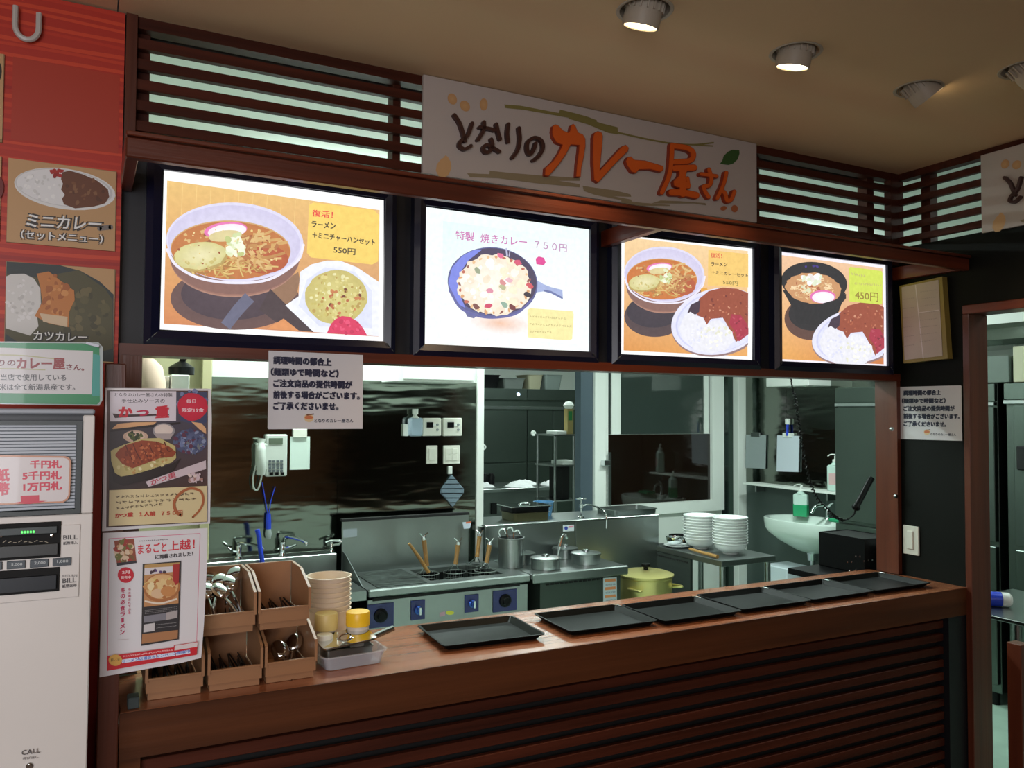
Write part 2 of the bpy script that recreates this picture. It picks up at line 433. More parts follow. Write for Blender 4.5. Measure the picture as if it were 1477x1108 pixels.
# kitchen shell
struct('wall_back', B((-0.6, 0.47, 3.875, 3.95, 0, 2.6)), mat('kitchen_wall_cream', (196, 190, 150), 0.5))
YB = 3.85
sw = thing('wall_back_steel', 'x', 'x', (1.2, YB, 0)); del sw['label'], sw['category']; sw['kind'] = 'structure'
sw.name = 'wall_back.001'
xl, xs_, xr = at(305, 600, Y=YB).x, at(488, 600, Y=YB).x, at(687, 600, Y=YB).x
part(sw, 'panel', B((xl, xs_-.001, YB, YB+.02, 0.5, 1.70)), M_steelm)
part(sw, 'panel', B((xs_+.001, xr, YB, YB+.02, 0.5, 1.70)), M_steelm)
part(sw, 'backing', B((xl, xr, YB+.022, YB+.1, 0, 2.6), (xl, xr, YB, YB+.022, 1.70, 2.6)), M_kwall)
struct('trim_2', B((xr, xr+.04, YB-.01, YB+.1, 0, 2.6), bev=.002), M_white)
struct('wall_left', B((-0.7, -0.6, YW+.1, 3.95, 0, 2.6)), M_kwall)
struct('wall_side', B((xr-.06, xr, YB+.1, 8.4, 0, 2.6)), M_kwall)
struct('wall_far', B((xr, 6.2, 8.3, 8.4, 0, 2.6)), M_kwall)
struct('wall_side', B((4.8, 4.9, YW-.1, 5.1, 0, 2.6), (6.1, 6.2, -.5, 8.4, 0, 2.6)), M_kwall)
struct('wall_side', B((XW+.1, 6.2, -0.6, -0.5, 0, 2.6)), M_kwall)

# ------------------------------------------------------------------ red menu wall at the left
rw = thing('red_menu_board', 'red orange wall board with horizontal wave stripes, left of the wooden louvre', 'board', (-0.4, YW, 1.7))
fz = tracer(0, 0, 1.0, Y=YW-.012)
stripes = Print(fz)
RX0, RX1 = -0.75, 0.064
def world_pt(x, z, y=YW-.012):
    d = Vector((x, y, z)) - CAM
    return (738.5+F*d.dot(rt)/d.dot(fw), 554-F*d.dot(up)/d.dot(fw))
part(rw, 'board', B((RX0, RX1, YW-.012, YW, 0.0, ZC-.004)), mat('red_board', (176, 40, 26), 0.5))
P1 = Print(lambda x, z: (x, z))
P1.quad([(RX0, ZC-.005), (RX1, ZC-.005), (RX1, 1.0), (RX0, 1.0)], [(178, 44, 26)]*4)
R_ = random.Random(3)
z = ZC-.012
while z > 1.55:
    col_ = R_.choice([(196, 58, 32), (190, 52, 30), (160, 34, 26), (204, 66, 36)])
    hh = R_.uniform(.006, .011); ph = R_.uniform(0, 6)
    P1.stroke([(RX0+(RX1-RX0)*i/8, z+.003*math.sin(ph+i*1.1)) for i in range(9)], hh, col_, 4, cap=False)
    z -= R_.uniform(.015, .024)
P1.poly([(-.168, 2.365), (.055, 2.365), (.055, 2.172), (-.168, 2.172)], (172, 52, 30))
P1.build('striped_print', P_paper, rw, loc=(0.4, -.0125, -1.7))
# raised letter U
ub = bmesh.new(); pts = []
ux0, ux1, zt, zb, w_ = -0.170, -0.112, 2.478, 2.405, 0.011
path = [(ux0+w_/2, zt)] + [(-.141+(.029-w_/2)*math.cos(t), zb+.03+(.03)*math.sin(t)) for t in [PI+PI*i/10 for i in range(11)]] + [(ux1-w_/2, zt-.006)]
tube(ub, [(p[0], YW-.028, p[1]) for p in path], .0065, 8)
for v in ub.verts: v.co.y = YW-.028 + (v.co.y-(YW-.028))*1.0
u_ = part(rw, 'letter', ub, mat('letter_grey', (190, 186, 180), 0.4), label='raised pale grey capital U')

def plate(f, q, label, draw):
    """a photo tile on the red board; q = four corners in crop pixels"""
    P = Print(f); P.poly(q, (190, 150, 105)); draw(P, q)
    return P
# photo tile: mini curry   (crop 0,200 scale 3.6925)
f2 = tracer(0, 200, 3.6925, Y=YW-.018)
def tile(q, label, draw, n):
    pts = [f2(*p) for p in q]; xs = [p[0] for p in pts]; zs = [p[1] for p in pts]
    t = thing('food_photo_tile', label, 'photo', ((min(xs)+max(xs))/2, YW-.018, min(zs)))
    part(t, 'tile', B((min(xs), max(xs), YW-.0175, YW-.0135, min(zs), max(zs))), mat('tile_edge', (150, 120, 80), 0.5))
    P = Print(f2); P.poly(q, (192, 152, 106)); draw(P)
    P.build('photo', P_paper, t, loc=(-t.location.x, 0, -t.location.z))
def d1(P):
    P.ell(345, 268, 272, 108, (226, 226, 224), ang=8); P.ell(340, 262, 262, 98, (205, 205, 205), ang=8); P.ell(338, 262, 252, 94, (228, 228, 228), ang=8)
    P.poly([(330, 180), (370, 170), (440, 190), (520, 225), (575, 270), (582, 310), (560, 345), (500, 362), (400, 372), (340, 350), (330, 320), (345, 300), (325, 270), (335, 240), (325, 215)], (106, 62, 38))
    P.blobs(450, 280, 110, 70, 22, 6, 16, [(124, 78, 48), (92, 52, 32), (134, 92, 60)], ang=10, seed=4)
    P.blobs(215, 260, 110, 70, 30, 6, 14, [(240, 240, 238), (212, 212, 210)], ang=8, seed=5)
    P.blobs(310, 185, 40, 16, 12, 8, 16, [(172, 40, 34), (150, 30, 26)], seed=6)
    P.stroke([(530, 478), (590, 472)], 26, (120, 112, 108))
    for o, c, b in ((2, (54, 48, 44), .16), (0, (236, 236, 234), .02)):
        P.text('ミニカレー', (140+o, 468+o), (535+o, 490+o), (148+o, 402+o), c, b)
        P.text('（セットメニュー）', (112+o/2, 532+o/2), (545+o/2, 560+o/2), (114+o/2, 486+o/2), c if o else (240, 240, 238), b)
tile([(45, 102), (617, 178), (612, 600), (35, 548)], 'photo tile of rice and brown curry on an oval plate, under the blank red square', d1, 0)
def d2(P):
    P.poly([(35, 655), (320, 675), (430, 705), (530, 760), (605, 830), (604, 1190), (24, 1150)], (52, 60, 60))
    P.poly([(35, 720), (200, 740), (420, 700), (560, 800), (600, 860), (600, 1120), (330, 1180), (150, 1120), (30, 1040)], (84, 80, 52))
    P.blobs(450, 930, 130, 140, 40, 10, 30, [(96, 90, 58), (72, 68, 44), (110, 100, 66)], seed=8)
    P.poly([(32, 735), (60, 722), (130, 720), (180, 745), (215, 800), (218, 880), (195, 930), (205, 1000), (160, 1050), (30, 1010)], (216, 214, 210))
    P.blobs(115, 860, 80, 110, 40, 6, 14, [(230, 228, 226), (198, 196, 192)], seed=9)
    P.poly([(195, 720), (260, 708), (345, 775), (395, 810), (398, 860), (370, 920), (365, 1005), (260, 985), (185, 945), (225, 870), (215, 790)], (196, 124, 62))
    P.blobs(300, 840, 70, 110, 34, 8, 22, [(214, 148, 84), (170, 98, 46), (206, 132, 66)], seed=10)
    P.poly([(210, 930), (360, 950), (358, 1005), (230, 975)], (214, 188, 154))
    for o, c, b in ((2, (46, 42, 36), .13), (0, (232, 232, 228), .02)):
        P.text('カツカレー', (178+o, 1072+o), (462+o, 1082+o), (180+o, 1026+o), c, b)
tile([(33, 655), (608, 696), (604, 1195), (24, 1150)], 'photo tile of fried cutlet with rice and dark curry, lowest at the left', d2, 1)
def d3(P):
    P.ell(-60, 380, 70, 90, (40, 40, 36)); P.blobs(-60, 400, 50, 60, 12, 8, 20, [(90, 110, 60), (180, 80, 50)], seed=2)
f2_old = f2
f2 = tracer(0, 0, 3.6925, Y=YW-.018)
tile([(-500, 215), (18, 288), (12, 740), (-500, 690)], 'photo tile cut by the left edge, left of the blank red square', d3, 2)
f2 = f2_old
tile([(-500, 45), (7, 95), (-3, 545), (-500, 500)], 'photo tile cut by the left edge, beside the rice and curry tile', lambda P: P.ell(-40, 260, 60, 80, (110, 30, 26)), 3)

# ------------------------------------------------------------------ wooden louvre above the screens
def louvre(parent_loc, label, x0, x1, name='wooden_louvre', posts=()):
    t = thing(name, label, 'louvre', parent_loc)
    part(t, 'head_rail', B((x0, x1, YW, YW+.04, 2.496, ZC)), M_slat)
    for k in range(-1, 5):
        top = 2.438-.0516*k-.0165
        zb_ = 2.3864-.0516*k
        if k == 4: zb_ = 2.19
        part(t, 'slat', B((x0, x1, YW, YW+.022, zb_+.009, top), bev=.001), M_slat)
    for a, b in posts:
        part(t, 'post', B((a, b, YW+.03, YW+.075, 2.19, ZC)), M_slat)
    return t
lv = louvre((1.4, YW, 2.2), 'long dark wooden louvre with horizontal slats running above the menu screens', 0.092, XW-.03, posts=((0.092, 0.124), (0.767, 0.790), (2.155, 2.182), (2.76, 2.80)))
part(lv, 'end_post', B((0.067, 0.092, YW-.01, YW+.075, 2.15, ZC)), M_woodz)
part(lv, 'end_post', B((XW-.045, XW+.03, YW-.001, YW+.03, 2.15, ZC)), M_slat)
part(lv, 'shade_board', B((.1, XW-.05, YW+.08, YW+.088, 2.49, 2.525)), mat('shade_grey', (70, 70, 62), 0.6))
lr = thing('wooden_louvre', 'dark wooden louvre turning the corner above the right side wall', 'louvre', (XW, 1.2, 2.2))
part(lr, 'head_rail', B((XW+.002, XW+.04, 0.2, YW-.002, 2.497, ZC)), M_slat)
for k in range(-1, 5):
    top = 2.438-.0516*k-.0165; zb_ = 2.3864-.0516*k
    if k == 4: zb_ = 2.19
    part(lr, 'slat', B((XW+.002, XW+.024, 0.2, YW-.002, zb_+.010, top), bev=.001), M_slat)
for a, b in ((2.08, 2.12), (1.2, 1.24), (0.3, 0.34)):
    part(lr, 'post', B((XW+.032, XW+.075, a, b, 2.19, ZC)), M_slat)

# ------------------------------------------------------------------ shop sign
YS = YW-.016
def sign(loc, rz, label):
    t = thing('shop_sign', label, 'sign', loc, rz)
    w_s, hgt = 1.283, 0.287
    obj('board', B((0, w_s, 0, .012, 0, hgt), bev=.001), mat('sign_board', (184, 174, 168), 0.5), t)
    org = (0.842, 2.236)
    fa = tracer(590, 100, 5.470, Y=YS, org=org); fb = tracer(820, 160, 5.275, Y=YS, org=org)
    P = Print(fa); ol = (140, 126, 98); tan = (202, 160, 112); ol2 = (126, 118, 66)
    for e in ((340, 235, 35, 46, -25), (440, 290, 36, 46, -35), (588, 278, 31, 48, 0)): P.ell(e[0], e[1], e[2], e[3], (190, 146, 98), tan, ang=e[4])
    P.poly([(285, 678), (305, 690), (330, 735), (333, 780), (310, 835), (280, 858), (235, 850), (210, 800), (218, 750), (250, 710), (275, 695)], tan)
    P.poly([(750, 278), (880, 288), (1180, 345), (1190, 318), (1300, 345), (1400, 372), (1480, 402), (1480, 452), (1370, 410), (1250, 382), (1100, 355), (900, 320), (760, 306)], ol2)
    P.poly([(455, 820), (632, 828), (635, 800), (800, 818), (1000, 835), (1345, 858), (1345, 880), (1180, 880), (1345, 906), (1345, 932), (1000, 900), (700, 860), (480, 852)], ol)
    P.f = fb
    P.poly([(0, 10), (150, 60), (250, 95), (372, 125), (378, 180), (300, 168), (150, 105), (0, 60)], ol2)
    P.stroke([(370, 165), (560, 208), (760, 245), (950, 258), (1105, 242)], 14, ol2, w2=12, cap=False)
    P.stroke([(900, 256), (1100, 268)], 10, ol2, cap=False)
    P.poly([(105, 570), (200, 585), (350, 605), (470, 635), (476, 655), (340, 650), (475, 675), (480, 690), (560, 700), (770, 716), (770, 725), (550, 722), (400, 700), (400, 680), (200, 640), (115, 610)], ol)
    P.poly([(630, 705), (700, 682), (850, 688), (1040, 702), (1046, 720), (960, 706), (700, 706)], ol)
    P.ell(1178, 742, 25, 17, (176, 100, 60), ang=-15); P.ell(1262, 745, 25, 28, (176, 100, 60))
    P.poly([(1150, 402), (1168, 380), (1178, 345), (1210, 312), (1245, 296), (1298, 300), (1300, 325), (1285, 370), (1250, 402), (1215, 412), (1180, 408)], (52, 92, 44))
    P.build('print', P_paper, t, loc=(0, -.001, 0))
    M_br = mat('letter_brown', (62, 30, 26), 0.45); M_or = mat('letter_orange', (214, 92, 26), 0.45); M_od = mat('letter_edge', (150, 52, 22), 0.5)
    def ribbon(bm, pts, w, f, y0=-.016, y1=0.0, sm=5):
        ps = smooth_path([(p[0], p[1], 0) for p in pts], sm) if len(pts) > 2 else [Vector((p[0], p[1], 0)) for p in pts]
        L_, R2 = [], []; n = len(ps)
        for i, p in enumerate(ps):
            d = (ps[min(i+1, n-1)]-ps[max(i-1, 0)]).normalized(); q = Vector((-d.y, d.x, 0))*(w/2); L_.append(p+q); R2.append(p-q)
        d0 = (ps[0]-ps[1]).normalized(); d1_ = (ps[-1]-ps[-2]).normalized()
        def capp(c, d, a):
            q = Vector((-d.y, d.x, 0)); return [c + (q*math.cos(t)+d*math.sin(t))*(w/2)*1.0 for t in [PI*i/6 for i in range(1, 6)]]
        c1 = capp(ps[-1], d1_, 0); c0 = capp(ps[0], d0, 0)
        ring = L_ + c1 + R2[::-1] + c0
        # quads per segment keep overlapping strokes valid
        for i in range(n-1):
            q = [L_[i], L_[i+1], R2[i+1], R2[i]]; prism(bm, [f(p.x, p.y) for p in q], y0, y1)
        prism(bm, [f(p.x, p.y) for p in [L_[-1]]+c1+[R2[-1]]], y0, y1); prism(bm, [f(p.x, p.y) for p in [R2[0]]+c0+[L_[0]]], y0, y1)
    def letter(strokes=(), polys=(), f=fa, m=M_br, w=26, edge=None):
        if edge:
            bm = bmesh.new()
            for s_ in strokes: ribbon(bm, s_[0], (s_[1])+9, f, -.014)
            for p in polys:
                c = (sum(a[0] for a in p)/len(p), sum(a[1] for a in p)/len(p))
                P_ = offset_poly(p, 5); prism(bm, [f(*a) for a in P_], -.014, 0)
            o = obj('letter', bm, edge, t)
        bm = bmesh.new()
        for s_ in strokes:
            ww = s_[1] if len(s_) > 1 and isinstance(s_[1], (int, float)) else w
            ribbon(bm, s_[0], ww, f, -.016 if edge else -.014)
        for p in polys: prism(bm, [f(*a) for a in p], -.016, 0)
        o2 = obj('letter' if not edge else 'letter_face', bm, m, t if not edge else o)
    def offset_poly(p, d):
        n = len(p); ar = sum(p[i][0]*p[(i+1) % n][1]-p[(i+1) % n][0]*p[i][1] for i in range(n)); sg = 1 if ar > 0 else -1; out = []
        for i in range(n):
            a = Vector((p[i][0]-p[i-1][0], p[i][1]-p[i-1][1])).normalized(); b = Vector((p[(i+1) % n][0]-p[i][0], p[(i+1) % n][1]-p[i][1])).normalized()
            nn = (Vector((a.y, -a.x))+Vector((b.y, -b.x))); nn = nn.normalized()*sg if nn.length > 1e-6 else Vector((0, 0))
            out.append((p[i][0]+nn.x*d, p[i][1]+nn.y*d))
        return out
    letter([([(345, 370), (385, 430), (410, 500), (430, 575)],), ([(485, 435), (450, 530), (400, 570), (385, 610), (425, 638), (475, 612)],)])
    letter([([(545, 465), (610, 475), (660, 490)],), ([(578, 425), (575, 490), (530, 565)],), ([(675, 442), (688, 500), (705, 560)],), ([(635, 560), (645, 610), (620, 658), (590, 662), (572, 630), (600, 605), (650, 628), (700, 658)],)])
    letter([([(770, 442), (762, 510), (768, 580)],), ([(853, 472), (860, 560), (845, 640), (802, 705)],)])
    letter([([(985, 592), (970, 640), (940, 680), (918, 640), (925, 580), (975, 548), (1030, 572), (1042, 630), (1010, 690), (968, 725)],)])
    letter(polys=[[(1118, 460), (1135, 450), (1155, 455), (1195, 498), (1238, 515), (1252, 500), (1262, 455), (1277, 445), (1290, 458), (1302, 490), (1312, 512), (1350, 528), (1368, 560), (1368, 620), (1355, 700), (1335, 790), (1332, 855), (1300, 855), (1308, 760), (1322, 660), (1325, 608), (1255, 602), (1215, 680), (1150, 770), (1080, 850), (1055, 842), (1060, 790), (1120, 735), (1165, 670), (1195, 607), (1145, 585), (1118, 540), (1112, 500)]], m=M_or, edge=M_od)
    letter(f=fb, polys=[[(170, 210), (180, 180), (205, 168), (230, 178), (238, 200), (232, 280), (220, 400), (216, 468), (290, 390), (385, 285), (415, 272), (435, 290), (428, 315), (340, 400), (255, 495), (205, 550), (178, 532), (168, 400)]], m=M_or, edge=M_od)
    letter(f=fb, polys=[[(418, 392), (430, 365), (455, 360), (480, 385), (560, 390), (660, 420), (695, 430), (700, 452), (680, 470), (600, 450), (515, 452), (490, 478), (465, 472), (430, 425)]], m=M_or, edge=M_od)
    letter(f=fb, strokes=[([(768, 268), (762, 380), (745, 500), (690, 628)], 30), ([(775, 275), (880, 292), (928, 330), (905, 385), (790, 398)], 36), ([(790, 445), (935, 440)], 42), ([(860, 450), (835, 520), (800, 560), (885, 575)], 44), ([(845, 450), (850, 640)], 46), ([(885, 520), (893, 585)], 22), ([(765, 628), (860, 632), (950, 650)], 46)], m=M_or, edge=M_od)
    letter(f=fb, strokes=[([(988, 488), (1105, 505)], 24), ([(1048, 455), (1066, 520), (1052, 572), (1010, 582)], 26), ([(1005, 585), (1020, 625), (1045, 662)], 26)], m=M_or, edge=M_od)
    letter(f=fb, strokes=[([(1180, 478), (1160, 560), (1110, 672)], 24), ([(1135, 615), (1168, 632), (1185, 688), (1215, 682), (1240, 622)], 26)], m=M_or, edge=M_od)
    return t
sg = sign((0.842, YS, 2.236), 0, 'wide cream shop sign with brown and orange lettering, centred above the screens')
dup(sg, (XW-.016, 1.843, 2.214), -PI/2, label='shop sign on the right side wall, cut off by the frame edge')

# ------------------------------------------------------------------ canopy rail with arms
cn = thing('canopy_rail', 'red brown wooden canopy rail on arms, running in front of the tops of the screens', 'rail', (1.5, 1.9, 2.09))
part(cn, 'rail', B((0.062, XW-.001, 1.9, 1.925, 2.087, 2.131), bev=.003), M_wood)
part(cn, 'top_lip', B((0.062, XW-.001, 1.892, 1.925, 2.132, 2.142), bev=.002), M_wood)
for a, b in ((0.062, 0.088), (1.478, 1.505), (2.878, XW-.001)):
    part(cn, 'arm', B((a, b, 1.926, YW+.02, 2.090, 2.142), bev=.002), M_woody)
# ------------------------------------------------------------------ menu screens
def screen(x0, x1, z0, z1, label, draw, f):
    t = thing('menu_screen', label, 'screen', ((x0+x1)/2, YW-.012, z0-.03))
    fr = bmesh.new(); w_, y0, y1 = .034, YW-.014, YW+.024
    # mitred frame of four bevelled bars round the lit picture
    o_ = [(x0-w_, z0-w_), (x1+w_, z0-w_), (x1+w_, z1+w_), (x0-w_, z1+w_)]; i_ = [(x0, z0), (x1, z0), (x1, z1), (x0, z1)]
    for k in range(4):
        j = (k+1) % 4
        c = ((x0+x1)/2, (z0+z1)/2)
        m1 = [((o_[q][0]*.55+i_[q][0]*.45), (o_[q][1]*.55+i_[q][1]*.45)) for q in (k, j)]
        a = [fr.verts.new((p[0], y, p[1])) for p, y in ((o_[k], y1), (o_[j], y1), (o_[j], y0+.01), (o_[k], y0+.01))]
        b = [fr.verts.new((p[0], y, p[1])) for p, y in ((m1[0], y0), (m1[1], y0), (i_[j], y0+.006), (i_[k], y0+.006))]
        e = [fr.verts.new((p[0], y1, p[1])) for p in (i_[j], i_[k])]
        fr.faces.new(a); fr.faces.new((a[3], a[2], b[1], b[0])); fr.faces.new((b[0], b[1], b[2], b[3])); fr.faces.new((b[3], b[2], e[0], e[1])); fr.faces.new((a[1], a[0], e[1], e[0]))
        obj_ = part(t, 'frame_bar', fr, M_frame); fr = bmesh.new()
    fr.free()
    part(t, 'back_panel', B((x0-.001, x1+.001, YW+.004, YW+.022, z0-.001, z1+.001)), M_gap)
    P = Print(f, 1.2e-5); P.wash = .05
    draw(P)
    P.build('lit_picture', P_screen, t, loc=(-t.location.x, YW+.002-t.location.y, -t.location.z))
    gl = bmesh.new()
    for px, pz, sx, sz in ((x0, z0, -1, -1), (x1, z0, 1, -1)):
        tube(gl, [(px+sx*.005, y0-.001, pz+sz*.005), (px+sx*w_*.8, y0+.004, pz+sz*w_*.8)], .0012, 6)
    part(t, 'corner_glint', gl, M_dsteel)  # thin steel slivers imitate the glint on the lower mitres
    return t
WH = (255, 255, 255)
def ramen(P, cx, cy, rx, ry, seed=1, soup=(196, 118, 60), lav=(226, 222, 246)):
    s = rx/368
    for q_, c_ in ((1.0, (176, 130, 112)), (.965, (156, 110, 96)), (.93, (138, 98, 88))):
        P.poly([(cx+rx*.95*math.cos(a)*(1 if abs(math.cos(a)) > .5 else 1), cy+ry*.3+ry*1.1*q_*math.sin(a)**.9) for a in [PI*i/24 for i in range(25)]], c_)
    P.ell(cx, cy, rx, ry, lav, (236, 234, 250), ang=3, n=48); P.ell(cx-4*s, cy+2*s, rx*.965, ry*.94, (212, 206, 236), (236, 232, 250), ang=3, n=48)
    sx, sy, srx, sry = cx-22*s, cy+46*s, rx*.865, ry*.73
    P.ell(sx, sy-4*s, srx*1.01, sry*1.02, (214, 170, 110), (214, 170, 110), ang=2, n=48)
    P.ell(sx, sy, srx, sry, soup, (206, 140, 74), ang=2, n=48)
    P.ell(sx+srx*.55, sy+sry*.3, srx*.42, sry*.5, (184, 88, 48), (190, 96, 56))
    P.noodles(sx-srx*.05, sy+sry*.42, srx*.85, sry*.5, 90, 8*s, [(226, 196, 120), (206, 168, 92), (176, 124, 62)], seed, ln=.7)
    P.noodles(sx+srx*.42, sy-sry*.05, srx*.5, sry*.8, 60, 15*s, [(214, 168, 100), (196, 142, 80), (224, 186, 122), (182, 116, 64)], seed+1, ln=1.15)
    P.noodles(sx-srx*.55, sy-sry*.45, srx*.3, sry*.3, 10, 16*s, [(196, 142, 84), (222, 184, 120), (160, 96, 56)], seed+2)
    P.ell(sx-165*s, sy+34*s, 148*s, 78*s, (188, 160, 90), (214, 192, 122), ang=-7, n=24, jag=.04)
    P.ell(sx-162*s, sy+26*s, 140*s, 72*s, (216, 208, 140), (240, 232, 184), ang=-7, n=24, jag=.04)
    P.blobs(sx-150*s, sy+60*s, 110*s, 34*s, 16, 5*s, 12*s, [(206, 190, 116), (226, 212, 150)], seed=seed)
    P.ell(sx-28*s, sy-108*s, 116*s, 44*s, (236, 120, 186), (240, 150, 200), ang=-6); P.ell(sx-20*s, sy-104*s, 104*s, 37*s, (252, 236, 244), WH, ang=-6)
    P.ell(sx-30*s, sy-78*s, 90*s, 30*s, (222, 206, 150), (232, 218, 160), ang=-6)
    P.blobs(sx+25*s, sy-25*s, 52*s, 66*s, 26, 12*s, 26*s, [(232, 240, 196), (214, 226, 170), (246, 250, 226), (196, 204, 132)], seed=seed+3)
    P.blobs(sx, sy, srx*.9, sry*.85, 40, 3*s, 7*s, [(232, 206, 130), (160, 84, 44), (246, 224, 160)], seed=seed+4)
    P.stroke([(cx-rx*.985, cy+ry*.2), (cx-rx*.85, cy+ry*.6), (cx-rx*.5, cy+ry*.93), (cx, cy+ry*1.04), (cx+rx*.5, cy+ry*.95), (cx+rx*.9, cy+ry*.5), (cx+rx*.995, cy+ry*.08)], 15*s, (240, 236, 252), w2=14*s)
def curry(P, cx, cy, rx, ry, clip, seed=1):
    """plate cut by the right edge of the picture (x<=clip)"""
    def cl(pts): return [(min(p[0], clip), p[1]) for p in pts]
    def el(r1, r2, dx=0, dy=0, a=-12, n=44):
        c_, s_ = math.cos(math.radians(a)), math.sin(math.radians(a))
        return cl([(cx+dx+r1*math.cos(t)*c_-r2*math.sin(t)*s_, cy+dy+r1*math.cos(t)*s_+r2*math.sin(t)*c_) for t in [2*PI*i/n for i in range(n)]])
    P.poly(el(rx*1.02, ry*1.02, 6, 10), (150, 120, 120)); P.poly(el(rx, ry), (232, 232, 252)); P.poly(el(rx*.93, ry*.92, 8, 0), (212, 214, 246)); P.poly(el(rx*.90, ry*.89, 12, 2), (228, 230, 252))
    k = rx/400
    cur = [(cx-190*k, cy-95*k), (cx-160*k, cy-190*k), (cx-80*k, cy-255*k), (cx+40*k, cy-285*k), (cx+160*k, cy-275*k), (clip, cy-240*k), (clip, cy+90*k), (clip-60*k, cy+150*k), (cx+150*k, cy+175*k), (cx+120*k, cy+110*k), (cx+70*k, cy+20*k), (cx+40*k, cy-30*k), (cx-60*k, cy-20*k), (cx-95*k, cy+30*k), (cx-125*k, cy-30*k), (cx-180*k, cy-50*k)]
    P.poly(cl(cur), (156, 72, 44))
    P.poly(cl([(cx-260*k, cy-70*k), (cx-230*k, cy-140*k), (cx-150*k, cy-180*k), (cx-160*k, cy-80*k), (cx-200*k, cy-50*k)]), (60, 40, 60))
    R2 = random.Random(seed)
    for i in range(34):
        x = R2.uniform(cx-130*k, clip-14); y = R2.uniform(cy-240*k, cy-20*k)
        if x+14*k < clip: P.ell(x, y, R2.uniform(6, 15)*k, R2.uniform(4, 9)*k, R2.choice([(196, 116, 84), (120, 44, 30), (178, 92, 58), (214, 148, 116)]), ang=R2.uniform(0, 180), n=9, jag=.2)
    rice = [(cx-330*k, cy+60*k), (cx-290*k, cy-40*k), (cx-235*k, cy-80*k), (cx-180*k, cy-45*k), (cx-130*k, cy-30*k), (cx-95*k, cy+30*k), (cx-50*k, cy-5*k), (cx+10*k, cy-10*k), (cx+70*k, cy+45*k), (cx+120*k, cy+90*k), (cx+130*k, cy+170*k), (cx+60*k, cy+245*k), (cx-60*k, cy+270*k), (cx-200*k, cy+240*k), (cx-300*k, cy+150*k)]
    P.poly(cl(rice), (238, 238, 246)); P.blobs(cx-20*k, cy+130*k, 130*k, 105*k, 60, 7*k, 18*k, [(252, 250, 240), (232, 232, 210), (244, 244, 250)], seed=seed+5, asp=.4)
    P.blobs(cx-190*k, cy+100*k, 90*k, 110*k, 30, 7*k, 16*k, [(246, 246, 255), (226, 228, 250)], seed=seed+6, asp=.4)
    P.poly(cl([(cx+110*k, cy-60*k), (cx+190*k, cy-50*k), (cx+240*k, cy+20*k), (clip, cy+60*k), (clip, cy+110*k), (clip-80*k, cy+170*k), (cx+160*k, cy+160*k), (cx+140*k, cy+90*k), (cx+90*k, cy+20*k)]), (172, 40, 66))
    for i in range(14):
        x = R2.uniform(cx+120*k, clip-16); y = R2.uniform(cy-40*k, cy+140*k)
        P.ell(x, y, R2.uniform(6, 16)*k, R2.uniform(4, 9)*k, R2.choice([(206, 56, 96), (130, 20, 44), (188, 70, 90)]), ang=R2.uniform(0, 180), n=9, jag=.2)
# screen 1 : ramen and fried rice
def draw1(P):
    P.poly([(135, 52), (1305, 218), (1305, 975), (113, 905)], WH)
    P.quad([(152, 112), (1283, 270), (1277, 944), (133, 875)], [(238, 196, 118), (236, 190, 120), (206, 140, 100), (214, 136, 82)])
    for k in range(14): P.stroke([(160+k*75, 118+k*11), (150+k*75, 330+k*10)], 3, (246, 208, 132), cap=False)
    P.ell(512, 740, 342, 168, (104, 74, 70), (84, 62, 66), n=40); P.ell(500, 715, 275, 140, (70, 52, 62), (80, 62, 72), n=40)
    P.poly([(690, 700), (850, 600), (858, 640), (842, 720), (790, 775), (740, 760)], (150, 112, 84))
    ramen(P, 512, 440, 366, 210, 11)
    P.stroke([(590, 735), (530, 800), (462, 888)], 66, (104, 104, 128), w2=60, cap=False)
    P.poly([(700, 690), (930, 920), (780, 905), (640, 800)], (70, 52, 56))
    P.poly([(685, 902), (770, 848), (855, 915)], (226, 150, 92))
    P.poly([(858, 600), (920, 560), (1000, 540), (1070, 540), (1160, 575), (1279, 655), (1277, 943), (930, 920), (780, 778), (850, 730)], (244, 246, 255))
    P.poly([(895, 640), (990, 575), (1150, 600), (1240, 700), (1240, 900), (960, 890), (850, 780)], (226, 230, 250))
    P.ell(1050, 735, 165, 145, (204, 190, 112), (222, 212, 136), n=36, jag=.02)
    P.blobs(1050, 735, 150, 130, 150, 5, 12, [(228, 216, 140), (206, 192, 108), (238, 232, 176), (190, 160, 84)], seed=22)
    P.blobs(1080, 760, 110, 80, 26, 5, 11, [(190, 106, 66), (206, 130, 80), (120, 60, 40)], seed=23)
    P.poly([(1000, 926), (1020, 880), (1045, 852), (1080, 835), (1120, 840), (1165, 865), (1195, 905), (1215, 941)], (222, 52, 96)); P.blobs(1105, 895, 80, 38, 16, 6, 14, [(236, 80, 120), (200, 40, 84)], seed=24)
    P.poly([(905, 245), (930, 232), (1250, 272), (1278, 300), (1272, 545), (1240, 562), (915, 524), (893, 500)], (250, 214, 106))
    P.text('復活！', (920, 305), (1030, 315), (922, 270), (232, 60, 60), .02)
    P.text('ラーメン', (918, 362), (1045, 374), (920, 330), (60, 50, 30), .03)
    P.text('＋ミニチャーハンセット', (922, 420), (1255, 462), (924, 388), (60, 50, 30), .03)
    P.text('550円', (1035, 500), (1150, 512), (1036, 466), (70, 60, 36), .02)
screen(at(235, 244, Y=YW).x-.002, 0.735, 1.746, 2.150, 'lit menu screen with ramen bowl and plate of fried rice, leftmost of the four', draw1, tracer(200, 230, 3.6925, Y=YW+.002))
